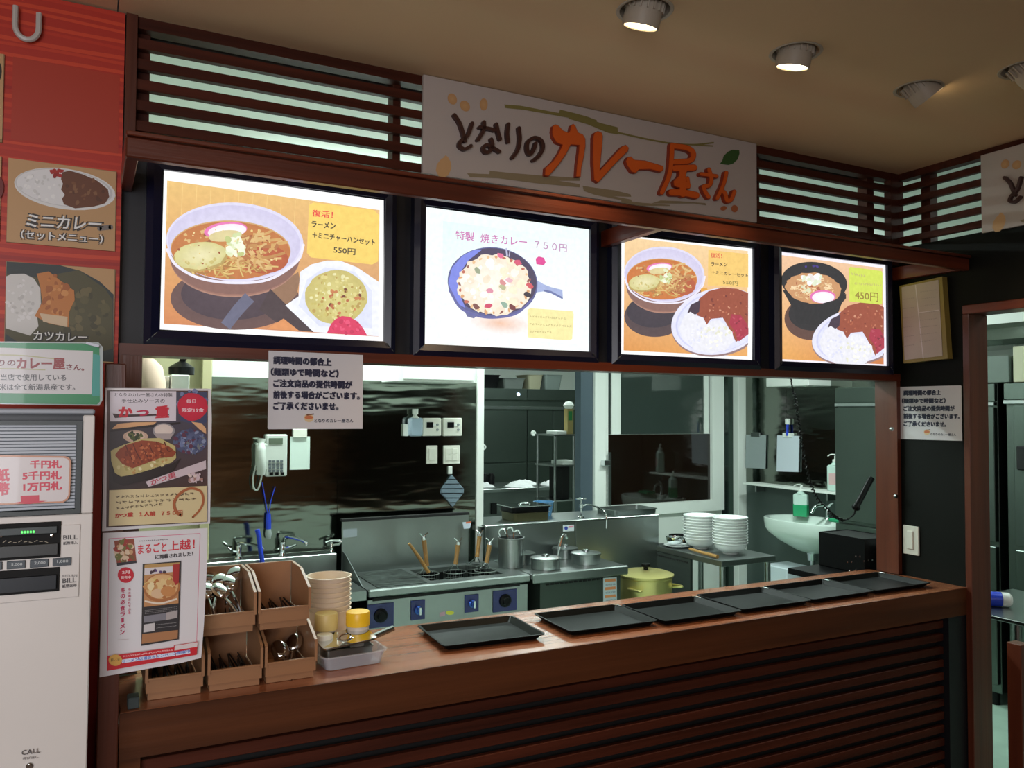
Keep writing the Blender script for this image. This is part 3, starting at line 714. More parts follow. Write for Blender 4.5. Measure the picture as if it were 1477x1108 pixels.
# screen 2 : skillet curry
def draw2(P):
    P.quad([(55, 83), (1155, 237), (1150, 1060), (48, 1005)], [(246, 255, 255), (240, 255, 252), (248, 255, 255), (250, 255, 252)])
    P.quad([(180, 180), (1090, 300), (1085, 1000), (170, 930)], [(232, 255, 250), (244, 255, 255), WH, WH])
    P.ell(560, 860, 230, 80, (255, 255, 255), (244, 198, 170), ang=6)
    P.poly([(800, 570), (850, 600), (900, 620), (975, 638), (978, 702), (900, 662), (850, 648), (800, 655)], (170, 184, 226))
    P.poly([(850, 648), (900, 660), (978, 700), (976, 686), (900, 645), (850, 636)], (110, 120, 170))
    P.ell(510, 590, 300, 236, (94, 96, 150), (94, 96, 150), ang=6, n=44)
    P.poly([(320, 770), (340, 815), (385, 828), (420, 800)], (110, 112, 160))
    P.ell(515, 582, 288, 222, (74, 62, 92), (80, 66, 92), ang=6, n=44)
    P.poly([(215, 590), (240, 490), (310, 410), (390, 370), (440, 370), (350, 440), (290, 530), (280, 640), (330, 760), (260, 720)], (128, 140, 232))
    P.stroke([(225, 640), (300, 760), (430, 815), (560, 820), (680, 790), (770, 700)], 18, (104, 106, 166), w2=12)
    P.ell(520, 605, 246, 200, (250, 236, 214), (255, 252, 240), ang=6, n=44, jag=.05)
    P.blobs(520, 605, 220, 176, 90, 12, 34, [(255, 252, 240), (252, 244, 214), (255, 255, 250), (250, 234, 210)], seed=31)
    for a in range(0, 360, 13):
        r_ = random.Random(a); P.ell(520+232*math.cos(math.radians(a)), 605+186*math.sin(math.radians(a)), r_.uniform(8, 20), r_.uniform(6, 12), r_.choice([(196, 110, 90), (226, 170, 120), (150, 90, 80), (244, 200, 150)]), ang=r_.uniform(0, 180), n=9, jag=.2)
    for x, y, c in ((480, 745, (214, 80, 110)), (640, 755, (120, 60, 60)), (400, 750, (130, 80, 76)), (575, 590, (222, 150, 150)), (620, 575, (240, 190, 200)), (490, 645, (226, 150, 170)), (675, 455, (220, 90, 120)), (755, 610, (214, 90, 100)), (410, 510, (160, 170, 140)), (585, 735, (150, 180, 160)), (575, 620, (190, 190, 150)), (740, 670, (60, 50, 60)), (560, 410, (230, 110, 150))):
        P.ell(x, y, 26, 17, c, ang=x % 60, n=10, jag=.2)
    P.stroke([(600, 365), (605, 410)], 12, (190, 190, 220)); P.stroke([(625, 370), (618, 415)], 6, (200, 196, 226))
    P.poly([(795, 430), (815, 415), (850, 425), (862, 455), (850, 474), (800, 468)], (226, 70, 150))
    P.poly([(740, 770), (760, 760), (1040, 780), (1048, 800), (1038, 965), (1015, 975), (745, 955)], (250, 240, 170))
    P.scribble(752, 815, 995, 828, 16, (206, 190, 130), 14, 3); P.scribble(752, 865, 1035, 882, 16, (206, 190, 130), 16, 4); P.scribble(752, 915, 900, 922, 16, (206, 190, 130), 9, 5)
    P.text('特製', (262, 300), (384, 315), (262, 242), (206, 110, 180), .015)
    P.text('焼きカレー', (428, 322), (735, 352), (428, 262), (206, 110, 180), .01)
    P.text('７５０円', (788, 362), (1000, 388), (788, 312), (190, 130, 180), .01)
screen(0.857, 1.421, 1.744, 2.146, 'lit menu screen with cheese curry in a black skillet on white, second from the left', draw2, tracer(600, 280, 4.6154, Y=YW+.002))
def draw3(P):
    P.poly([(50, 50), (1113, 160), (1107, 1052), (50, 1003)], WH)
    P.quad([(88, 65), (1072, 178), (1070, 1020), (80, 972)], [(248, 214, 162), (248, 214, 160), (236, 170, 92), (224, 150, 70)])
    P.ell(330, 700, 245, 165, (82, 62, 64), (70, 54, 60), n=40); P.ell(320, 660, 215, 130, (52, 42, 54), (60, 48, 60), n=40)
    ramen(P, 405, 365, 322, 222, 41, soup=(206, 116, 46))
    P.poly([(690, 480), (740, 470), (750, 500), (700, 525)], (236, 170, 60))
    curry(P, 830, 740, 378, 262, 1070, 42)
    P.poly([(750, 170), (1068, 205), (1068, 470), (745, 455)], (246, 204, 112))
    P.text('復活！', (770, 232), (856, 238), (770, 194), (226, 90, 60), .02)
    P.text('ラーメン', (772, 300), (900, 304), (772, 268), (80, 60, 30), .03)
    P.text('＋ミニカレーセット', (776, 362), (1066, 390), (776, 336), (80, 60, 30), .03)
    P.text('550円', (866, 444), (985, 456), (866, 414), (120, 110, 50), .01)
screen(1.540, 2.119, 1.741, 2.146, 'lit menu screen with ramen bowl and curry rice, third from the left', draw3, tracer(885, 330, 5.538, Y=YW+.002))
def draw4(P):
    P.poly([(86, 76), (974, 188), (988, 1042), (80, 1000)], (248, 244, 255))
    P.quad([(100, 105), (950, 215), (960, 1024), (98, 980)], [(244, 200, 160), (240, 200, 160), (206, 120, 60), (236, 170, 84)])
    P.ell(350, 640, 225, 180, (96, 62, 50), (84, 54, 46), n=40); P.ell(360, 600, 200, 140, (24, 20, 24), (28, 24, 26), n=40)
    P.poly([(110, 400), (200, 560), (230, 680), (420, 700), (560, 640), (640, 420)], (16, 14, 18))
    P.ell(375, 335, 278, 172, (18, 16, 20), (30, 26, 30), ang=6, n=44)
    P.ell(365, 385, 232, 130, (206, 150, 100), (214, 160, 110), ang=6, n=40, jag=.04)
    P.noodles(365, 385, 220, 120, 90, 10, [(240, 206, 156), (222, 176, 120), (176, 96, 60), (250, 222, 176)], 51, ln=.3)
    P.blobs(350, 300, 90, 50, 40, 12, 24, [(252, 250, 250), (240, 230, 226), (230, 240, 210)], seed=52); P.blobs(300, 390, 40, 30, 12, 8, 16, [(240, 224, 190), (222, 230, 190)], seed=53)
    P.ell(445, 455, 108, 56, (232, 110, 180), (240, 150, 206)); P.ell(448, 462, 94, 48, (255, 240, 252), WH)
    P.poly([(165, 490), (335, 515), (440, 512), (556, 480), (640, 430), (640, 470), (560, 560), (300, 575), (200, 540)], (18, 15, 19))
    P.blobs(345, 200, 60, 14, 5, 8, 14, [(60, 40, 130)], seed=54)
    curry(P, 740, 780, 392, 232, 958, 55)
    P.poly([(672, 205), (935, 240), (945, 260), (940, 515), (920, 522), (665, 495), (660, 220)], (212, 228, 84))
    P.scribble(680, 262, 800, 282, 26, (196, 190, 110), 6, 6); P.scribble(705, 345, 935, 360, 22, (198, 192, 106), 13, 7)
    P.text('450円', (712, 478), (905, 498), (712, 406), (150, 122, 40), .01)
screen(2.254, 2.830, 1.742, 2.146, 'lit menu screen with black noodle bowl and curry rice, rightmost of the four', draw4, tracer(1110, 350, 5.8316, Y=YW+.002))

# ------------------------------------------------------------------ paper notices
def notice_print(P, q):
    L = lambda u, v: lerpq(q, u, v)
    P.poly(q, (216, 214, 218)); ink = (26, 28, 60)
    rows = [('調理時間の都合上', .055, .665, .07), ('（麺類ゆで時間など）', .03, .74, .22), ('ご注文商品の提供時間が', .055, .885, .365), ('前後する場合がございます。', .055, .965, .51), ('ご了承くださいませ。', .055, .74, .655)]
    for t, a, b, v in rows: P.text(t, L(a, v+.095), L(b, v+.095), L(a, v), ink, .085)
    c = L(.43, .855); r = (L(.48, .855)[0]-c[0]); P.ell(c[0], c[1], r, r*.9, (222, 196, 150), n=20); P.ell(c[0], c[1]-r*.1, r*.9, r*.4, (206, 120, 76), n=16); P.stroke([(c[0]-r*.4, c[1]-r*.6), (c[0]+r, c[1]-r*.8)], r*.25, (120, 70, 50))
    P.text('となりのカレー屋さん', L(.49, .915), L(.90, .915), L(.49, .87), (40, 44, 66), .03)
f = tracer(380, 500, 8.52, Y=YW-.008); q = [(62, 50), (1222, 103), (1218, 1010), (58, 1015)]
t = thing('paper_notice', 'white notice sheet in dark blue print hanging from the wood trim under the first screen', 'notice', (0.55, YW-.008, 1.5))
pp = [f(*a) for a in q]
part(t, 'sheet', B((min(p[0] for p in pp)+.001, max(p[0] for p in pp)-.001, YW-.0075, YW-.0068, min(p[1] for p in pp)+.002, max(p[1] for p in pp)-.002)), M_paper)
P = Print(f); notice_print(P, q); P.build('print', P_paper, t, loc=(-.55, 0, -1.5))
f = tracer(1237, 520, 3.259, X=XW-.003); q = [(200, 125), (485, 117), (492, 378), (202, 370)]
t = thing('paper_notice', 'white notice sheet in black print taped to the black wall beside the doorway', 'notice', (XW-.003, 2.07, 1.5), -PI/2)
P = Print(f); notice_print(P, q); P.build('print', P_paper, t, loc=(2.07, 0, -1.5))
pp = [f(*a) for a in q]
obj('sheet', B((min(p[0] for p in pp)+2.071, max(p[0] for p in pp)+2.069, .0003, .001, min(p[1] for p in pp)-1.498, max(p[1] for p in pp)-1.502)), M_paper, t)

# clipboard hanging askew on the right wall
t = thing('clipboard', 'wooden framed document board hanging crooked on the black wall beside the last screen', 'frame', (XW-.004, 2.10, 1.92), 0)
fo = [at(1237+a/3.6925, 340+b/3.6925, X=XW-.03) for a, b in ((222, 268), (450, 218), (480, 655), (245, 680))]
def lquad(bm, q, x0, x1):
    a = [bm.verts.new((x0, p.y, p.z)) for p in q]; b = [bm.verts.new((x1, p.y, p.z)) for p in q]
    bm.faces.new(a); bm.faces.new(b[::-1])
    for i in range(4): bm.faces.new((a[i], a[(i+1) % 4], b[(i+1) % 4], b[i]))
bm = bmesh.new(); lquad(bm, fo, XW-.03, XW-.001); part(t, 'frame', bm, mat('gilt_frame', (150, 132, 66), 0.45, var=.1))
fi = [at(1237+a/3.6925, 340+b/3.6925, X=XW-.032) for a, b in ((234, 275), (430, 235), (452, 640), (250, 662))]
bm = bmesh.new(); lquad(bm, fi, XW-.032, XW-.030); part(t, 'paper', bm, mat('aged_paper', (196, 182, 170), 0.6, var=.06))
P = Print(tracer(1237, 340, 3.6925, X=XW-.0325))
P.stroke([(308, 262), (350, 655)], 5, (226, 216, 216), cap=False); P.stroke([(328, 410), (432, 396)], 4, (226, 216, 216), cap=False)
for k in range(8): P.scribble(332, 300+k*38, 425, 288+k*38, 4, (168, 156, 148), 8, k, 1.2)
for k in range(6): P.scribble(245, 340+k*50, 305, 332+k*50, 4, (168, 156, 148), 6, k+20, 1.2)
P.build('print', P_paper, t, loc=(XW-.0325-t.location.x, -2.10, -1.92), rot=(0, 0, -PI/2))

# light switch on the right wall
t = thing('light_switch', 'cream wall switch on the black wall just above the right end of the counter', 'switch', (XW, 2.15, 1.0))
a, b = at(1304, 757, X=XW), at(1327, 802, X=XW)
part(t, 'plate', B((XW-.008, XW, b.y, a.y, b.z, a.z), bev=.002), M_ivory)
part(t, 'rocker', B((XW-.013, XW-.006, b.y+.022, b.y+.048, b.z+.022, a.z-.02), bev=.002), M_ivory)
for (u, v) in ((1286, 619), (1292, 716)):
    c = at(u, v, Y=YW-.004); bm = bmesh.new(); lathe(bm, [(0, -.004), (.008, -.004), (.008, .004), (0, .006)], 12, c, Matrix.Rotation(PI/2, 4, 'X'))
    tag(obj('door_bumper', bm, M_steel, smooth=True), 'small steel bolt on the right jamb of the opening, %s one' % ('upper' if v < 650 else 'lower'), 'bolt')
# ------------------------------------------------------------------ serving counter
ct = thing('serving_counter', 'long red brown wooden serving counter with a slatted front below the opening', 'counter', (1.5, 2.05, 0))
part(ct, 'worktop', B((0.075, XW-.001, 1.9285, YW-.003, .888, .91), (0.121, 2.882, YW-.003, 2.335, .888, .91), bev=.002), M_top)
part(ct, 'fascia', B((0.075, XW-.001, 1.925, 1.928, .812, .9098), (0.075, XW-.001, 1.928, 1.947, .812, .8875)), M_fascia)
part(ct, 'backing', B((0.075, XW-.001, 1.985, 2.0, 0.03, .80)), M_gap)
z = .796
while z > .12:
    part(ct, 'slat', B((0.118, 2.80, 1.95, 1.968, z-.027, z), bev=.0015), M_slat); z -= .0472
part(ct, 'end_stile', B((0.075, 0.117, 1.93, 1.985, 0.0, .811)), M_fascia)
part(ct, 'end_stile', B((2.802, XW-.001, 1.93, 1.985, 0.0, .811)), M_black)
part(ct, 'rear_panel', B((0.13, 2.74, 2.30, 2.32, 0.0, .885)), M_kwall)
part(ct, 'rear_shelf', B((2.70, XW+.15, 2.336, 2.60, .86, .885)), M_dark)
tag(obj('wooden_post', B((.0325, .073, 1.92, 1.975, 0, 1.648), bev=.002), M_woodz), 'brown wooden post between the ticket machine and the counter', 'post')
tag(obj('gate_post', B((at(1469, 960, Y=1.70).x, at(1469, 960, Y=1.70).x+.05, 1.69, 1.74, 0, at(1469, 930, Y=1.70).z), bev=.002), M_woodz), 'dark brown wooden post low in the doorway at the right edge', 'post')

# ------------------------------------------------------------------ ticket machine
TM = 1.78; XM = 0.0145
tm = thing('ticket_machine', 'white meal ticket vending machine at the left edge', 'vending machine', (-.3, TM+.2, 0))
M_mach = mat('machine_white', (216, 210, 204), 0.35, var=.03, vscale=3)
M_grey = mat('machine_grey', (150, 156, 164), 0.4)
M_line = mat('machine_dark_trim', (52, 60, 60), 0.4)
zt = at(100, 590, Y=TM).z
part(tm, 'body', B((-.65, XM-.001, TM+.02, TM+.39, 0.0, zt), bev=.004), mat('machine_side', (38, 42, 48), 0.4))
zb1 = at(60, 598, Y=TM).z
part(tm, 'top_band', B((-.65, XM-.0, TM-.002, TM+.02, zb1, zt), bev=.003), M_grey)
S = lambda x, y, yy=TM: at(x, y, Y=yy)
sx1, sz1 = S(119, 605).x, S(100, 607).z; sz0 = S(100, 741).z
part(tm, 'door_panel', B((sx1+.001, XM, TM, TM+.02, sz0-.001, zb1-.001), (-.65, XM, TM, TM+.02, 0.02, sz0-.0015), bev=.002), M_mach)
part(tm, 'display_frame', B((-.65, sx1, TM-.002, TM+.018, sz1-.008, sz1), (-.65, sx1, TM-.002, TM+.018, sz0, sz0+.008), (sx1-.009, sx1, TM-.002, TM+.018, sz0+.008, sz1-.008)), M_line)
bm = bmesh.new(); z = sz0+.010; 
while z < sz1-.012: box(bm, -.65, sx1-.010, TM+.006, TM+.010, z, z+.0042); z += .0062
o = part(tm, 'ribbed_panel', bm, mat('machine_rib', (176, 182, 190), 0.35)); 
part(tm, 'panel_back', B((-.65, sx1-.009, TM+.0102, TM+.016, sz0+.009, sz1-.009)), mat('machine_rib_back', (96, 104, 110), 0.5))
# cash placard
fm = tracer(0, 480, 5.0375, Y=TM-.003)
P = Print(fm)
P.poly([(-300, 885), (470, 897)]+[(500, 905), (517, 930), (518, 960)]+[(508, 1185), (490, 1215), (460, 1235), (-300, 1262)], (196, 140, 110))
P.poly([(-300, 899), (465, 909), (490, 918), (503, 935), (505, 960), (496, 1180), (482, 1205), (455, 1224), (-300, 1249)], (214, 206, 206))
RED = (206, 44, 72)
P.text('千円札', (220, 983), (448, 983), (220, 928), RED, .05); P.text('5千円札', (166, 1070), (445, 1064), (166, 1010), RED, .05); P.text('1万円札', (172, 1152), (448, 1140), (172, 1092), RED, .05)
P.text('紙', (-22, 1080), (66, 1078), (-22, 990), RED, .05); P.text('幣', (-22, 1182), (66, 1178), (-22, 1092), RED, .05)
P.poly([(150, 1185), (285, 1180), (285, 1222), (345, 1222), (215, 1245), (85, 1238), (152, 1228)], (206, 52, 76))
P.build('cash_placard', P_lam, tm, loc=(.3, -.203+TM-TM, 0), label='white placard in red print naming the accepted bank notes')
fm3 = tracer(0, 680, 5.0375, Y=TM-.004)
def mbox(name, q, d0, d1, m, label=None, f=fm3):
    a, b = f(q[0], q[1]), f(q[2], q[3])
    return part(tm, name, B((min(a[0], b[0]), max(a[0], b[0]), TM+d0, TM+d1, min(a[1], b[1]), max(a[1], b[1])), bev=.0008), m, label=label)
plq = B(); a, b = fm3(585, 385), fm3(575, 912)
part(tm, 'cash_panel', B((-.65, a[0], TM-.003, TM+.0, b[1], a[1]), bev=.001), M_mach)
mbox('bill_slot', (-320, 400, 438, 620), -.006, -.0025, M_gap, 'black bank note inlet with green light')
mbox('slot_bezel', (-300, 430, 415, 445), -.012, -.005, M_line); mbox('slot_lip', (-300, 560, 420, 600), -.014, -.005, mat('slot_lip_grey', (44, 46, 44), .35))
for x in (10, 378): 
    c = fm3(x, 465); bm = bmesh.new(); lathe(bm, [(0, 0), (.0035, 0), (.003, .003), (0, .004)], 10, (c[0], TM-.006, c[1]), Matrix.Rotation(PI/2, 4, 'X')); part(tm, 'slot_screw', bm, M_chrome, True)
P = Print(tracer(0, 680, 5.0375, Y=TM-.0065))
for k in range(5): P.ell(162+k*21, 440-k, 9, 11, (40, 255, 80), (190, 255, 190), n=10)
P.build('indicator_lamps', P_led, tm, loc=(.3, -.2-.0125, 0), label='row of small green indicator lights')
P = Print(tracer(0, 680, 5.0375, Y=TM-.0062)); 
for k in range(9): P.stroke([(20+k*38, 520-k*1.5), (45+k*38, 500+(k % 3)*9)], 5, (150, 140, 120), cap=False)
P.build('slot_marks', P_paper, tm, loc=(.3, -.2-.0068, 0))
mbox('return_slot', (-320, 748, 430, 868), -.006, -.0025, M_gap, 'black bank note return slot'); mbox('slot_lip', (-300, 800, 410, 850), -.012, -.005, mat('slot_blue_black', (24, 30, 36), .3))
for k, (x0, tx) in enumerate(((383, '1,000'), (218, '2,000'), (50, '5,000'), (-118, '10,000'))):
    y0 = 632+k*11
    mbox('value_key', (x0, y0, x0+134, y0+48), -.007, -.0025, mat('key_grey', (70, 78, 84), .4))
    P = Print(tracer(0, 680, 5.0375, Y=TM-.0075)); P.text(tx, (x0+32, y0+36), (x0+112, y0+32), (x0+32, y0+14), (180, 184, 184), .02)
    P.build('key_print', P_paper, tm, loc=(.3, -.2-.0075, 0))
P = Print(tracer(0, 680, 5.0375, Y=TM-.0035)); K = (84, 80, 80)
P.text('BILL', (460, 495), (563, 492), (460, 466), K, .03); P.text('紙幣挿入', (460, 534), (563, 529), (460, 512), K, .03)
P.text('RETURN', (455, 770), (560, 766), (455, 752), (120, 114, 112), .01); P.text('BILL', (455, 812), (553, 804), (455, 780), K, .03); P.text('紙幣返却', (452, 848), (555, 838), (452, 824), K, .03)
P.build('slot_labels', P_paper, tm, loc=(.3, -.2-.0035, 0))
P = Print(tracer(0, 880, 4.86, Y=TM-.0035))
P.text('CALL', (152, 1018), (280, 1000), (152, 986), K, .02); P.text('呼び出し', (160, 1052), (268, 1038), (160, 1034), K, .01)
P.build('call_label', P_paper, tm, loc=(.3, -.2-.0035, 0))
c = at(0+208/4.86, 880+1092/4.86, Y=TM); bm = bmesh.new(); lathe(bm, [(0, 0.004), (.004, .004), (.0045, .002), (.0062, .002), (.0065, 0)], 20, (c.x, TM-.0005, c.z), Matrix.Rotation(PI/2, 4, 'X')); part(tm, 'call_button', bm, M_chrome, True)

# laminated green sign on the machine
f = tracer(0, 480, 5.0375, Y=1.86)
t = thing('laminated_sign', 'green bordered laminated sign standing on top of the ticket machine', 'sign', (-.1, 1.86, zt))
def fl(pts, bm, y0, y1): prism(bm, [f(*p) for p in pts], y0, y1)
bm = bmesh.new(); fl([(-500, 60), (715, 70), (748, 105), (745, 490), (722, 530), (-500, 512)], bm, 1.8605, 1.8612); part(t, 'film', bm, mat('laminate_film', (180, 190, 190), .1, trans=.0))
P = Print(f)
P.poly([(-500, 68), (600, 78), (700, 86), (722, 102), (726, 500), (705, 522), (-500, 505)], (14, 132, 78))
P.poly([(676, 150), (726, 165), (724, 460), (668, 460)], (52, 150, 140))
P.poly([(-500, 98), (0, 108), (675, 133), (666, 448), (-500, 432)], (204, 200, 200))
P.stroke([(-80, 160), (150, 165), (400, 190)], 8, (176, 174, 130), cap=False); P.stroke([(-100, 262), (100, 262), (330, 270)], 8, (176, 174, 130), cap=False)
P.text('となりの', (-150, 240), (112, 240), (-150, 196), (110, 36, 40), .03); P.text('カレー屋', (122, 262), (470, 266), (122, 184), (140, 34, 36), .05); P.text('さん。', (482, 268), (610, 276), (482, 228), (120, 34, 40), .03)
P.text('当店で使用している', (5, 345), (480, 348), (5, 300), (50, 50, 54), .015); P.text('お米は全て新潟県産です。', (-55, 418), (545, 418), (-55, 372), (50, 50, 54), .015)
P.build('print', P_lam, t, loc=(.1, 0, -zt))
c = at(135, 498, Y=1.855); bm = bmesh.new(); box(bm, -.014, .010, -.003, .003, -.002, .003, rz=0); bm.transform(Matrix.Translation((c.x, 1.855, c.z)) @ Matrix.Rotation(.25, 4, 'Y')); part(t, 'tape', bm, mat('clear_tape', (214, 220, 232), .1))

# ------------------------------------------------------------------ posters
def poster(label, f, outline, draw, m, curl):
    t = thing('poster', label, 'poster', (.14, 1.9, 1.3 if 'cutlet' in label else 1.0))
    P = Print(f); P.poly(outline, (226, 222, 224)); draw(P)
    o = P.build('print', m, t, loc=(-.14, 0, -t.location.z))
    bm = bmesh.new(); pts = [f(*p) for p in outline]
    c = (sum(p[0] for p in pts)/len(pts), sum(p[1] for p in pts)/len(pts))
    prism(bm, [(c[0]+(p[0]-c[0])*.995, c[1]+(p[1]-c[1])*.995) for p in pts], .0003, .0009)
    o2 = obj('sheet', bm, M_paper, t, loc=(-.14, 0, -t.location.z))
    return t
def dp1(P):
    P.poly([(68, 105), (745, 108), (742, 990), (62, 1028)], (74, 50, 46))
    P.quad([(90, 112), (738, 116), (736, 745), (80, 770)], [(60, 58, 66), (70, 76, 100), (84, 60, 56), (46, 40, 40)])
    P.poly([(640, 120), (738, 116), (738, 320), (680, 340), (560, 310), (560, 130)], (60, 70, 104))
    P.blobs(640, 190, 95, 90, 26, 8, 22, [(90, 104, 150), (40, 44, 70), (120, 130, 170)], seed=61)
    P.poly([(88, 112), (532, 112), (530, 312), (88, 315)], (222, 214, 222))
    P.text('となりのカレー屋さんの特製', (120, 148), (505, 150), (120, 122), (60, 54, 60), .01); P.text('手仕込みソースの', (165, 190), (455, 190), (165, 162), (60, 54, 60), .01)
    P.poly([(104, 262), (200, 268), (480, 264), (486, 274), (250, 282), (120, 292)], (60, 40, 44))
    P.text('か', (148, 285), (235, 285), (148, 218), (206, 24, 50), .06); P.text('つ', (268, 276), (345, 276), (268, 240), (190, 26, 70), .06); P.text('重', (395, 290), (480, 286), (395, 214), (206, 30, 56), .06)
    P.ell(640, 216, 102, 92, (206, 30, 62), (220, 40, 74), n=24, jag=.04)
    P.text('毎日', (600, 192), (662, 192), (600, 166), (250, 214, 222), .02); P.text('限定15食', (570, 252), (716, 252), (570, 226), (250, 214, 222), .03)
    P.poly([(100, 362), (140, 330), (250, 320), (400, 318), (380, 335), (110, 366)], (226, 172, 122)); P.poly([(632, 316), (700, 326), (730, 360), (732, 398), (690, 370)], (226, 176, 130))
    P.stroke([(90, 378), (300, 352), (560, 325)], 14, (30, 26, 30), cap=False)
    P.ell(258, 415, 84, 40, (204, 172, 150), (190, 160, 140)); P.ell(258, 412, 62, 28, (220, 190, 170)); P.blobs(258, 408, 44, 26, 22, 8, 16, [(70, 84, 40), (40, 56, 30), (96, 104, 56)], seed=62)
    P.ell(448, 378, 74, 52, (150, 146, 150)); P.ell(446, 372, 62, 38, (224, 206, 196), (232, 216, 204)); P.poly([(382, 395), (512, 395), (490, 436), (410, 438)], (176, 162, 160))
    P.ell(625, 450, 112, 84, (70, 78, 112), (100, 112, 150)); P.blobs(620, 450, 104, 80, 110, 6, 18, [(112, 126, 166), (60, 70, 106), (140, 150, 180), (96, 50, 74), (120, 126, 130), (84, 96, 130)], seed=63, asp=.3)
    P.poly([(92, 510), (180, 470), (300, 430), (420, 425), (525, 480), (530, 560), (500, 590), (260, 668), (160, 684), (120, 660), (95, 580)], (200, 184, 122))
    P.blobs(320, 560, 190, 95, 90, 5, 14, [(222, 208, 150), (180, 164, 96), (236, 226, 180), (196, 150, 90)], ang=-14, seed=64)
    P.poly([(120, 540), (150, 500), (200, 470), (300, 440), (400, 448), (480, 480), (530, 520), (510, 550), (420, 560), (340, 590), (240, 628), (170, 600)], (150, 66, 34))
    for k in range(6): P.stroke([(190+k*52, 470-k*4), (215+k*52, 530-k*4), (250+k*50, 600-k*18)], 7, (96, 34, 18), cap=False)
    P.blobs(320, 530, 170, 60, 80, 5, 13, [(178, 84, 46), (126, 50, 26), (198, 110, 66)], ang=-12, seed=65)
    P.poly([(95, 600), (120, 665), (165, 690), (500, 600), (560, 560), (500, 660), (180, 745), (110, 720)], (34, 28, 28))
    P.poly([(325, 718), (728, 574), (730, 632), (345, 752)], (214, 196, 202)); P.text('かつ重', (362, 742), (530, 686), (356, 706), (190, 60, 80), .02); P.blobs(665, 690, 60, 32, 20, 8, 18, [(214, 190, 196), (170, 130, 120), (226, 206, 200)], seed=66)
    P.poly([(82, 775), (736, 745), (734, 985), (78, 1015)], (222, 204, 156))
    for k, (s_, x1) in enumerate((('店長こだわり秘伝のタレで仕込みました', 650), ('米と豚肉の旨味を重ねた一品です', 668), ('お召し上がりください。', 440))): P.scribble(122, 820+k*38, x1, 798+k*34, 20, (96, 78, 60), 16-k*3, 70+k, 3)
    P.text('かつ重', (122, 958), (240, 950), (122, 930), (190, 50, 40), .04); P.text('１人前', (282, 950), (388, 944), (282, 920), (196, 60, 44), .04); P.text('７５０円', (428, 944), (570, 936), (428, 916), (190, 70, 50), .03)
    P.stroke([(640, 955), (690, 900), (710, 840), (690, 780), (620, 762), (550, 800), (515, 860), (530, 920), (560, 940)], 13, (176, 100, 60), w2=22)
poster('laminated poster of a breaded cutlet box meal, upper one on the wooden post', tracer(140, 540, 4.6167, Y=1.885), [(56, 90), (765, 95), (770, 300), (758, 1000), (34, 1052)], dp1, P_lam, 0)
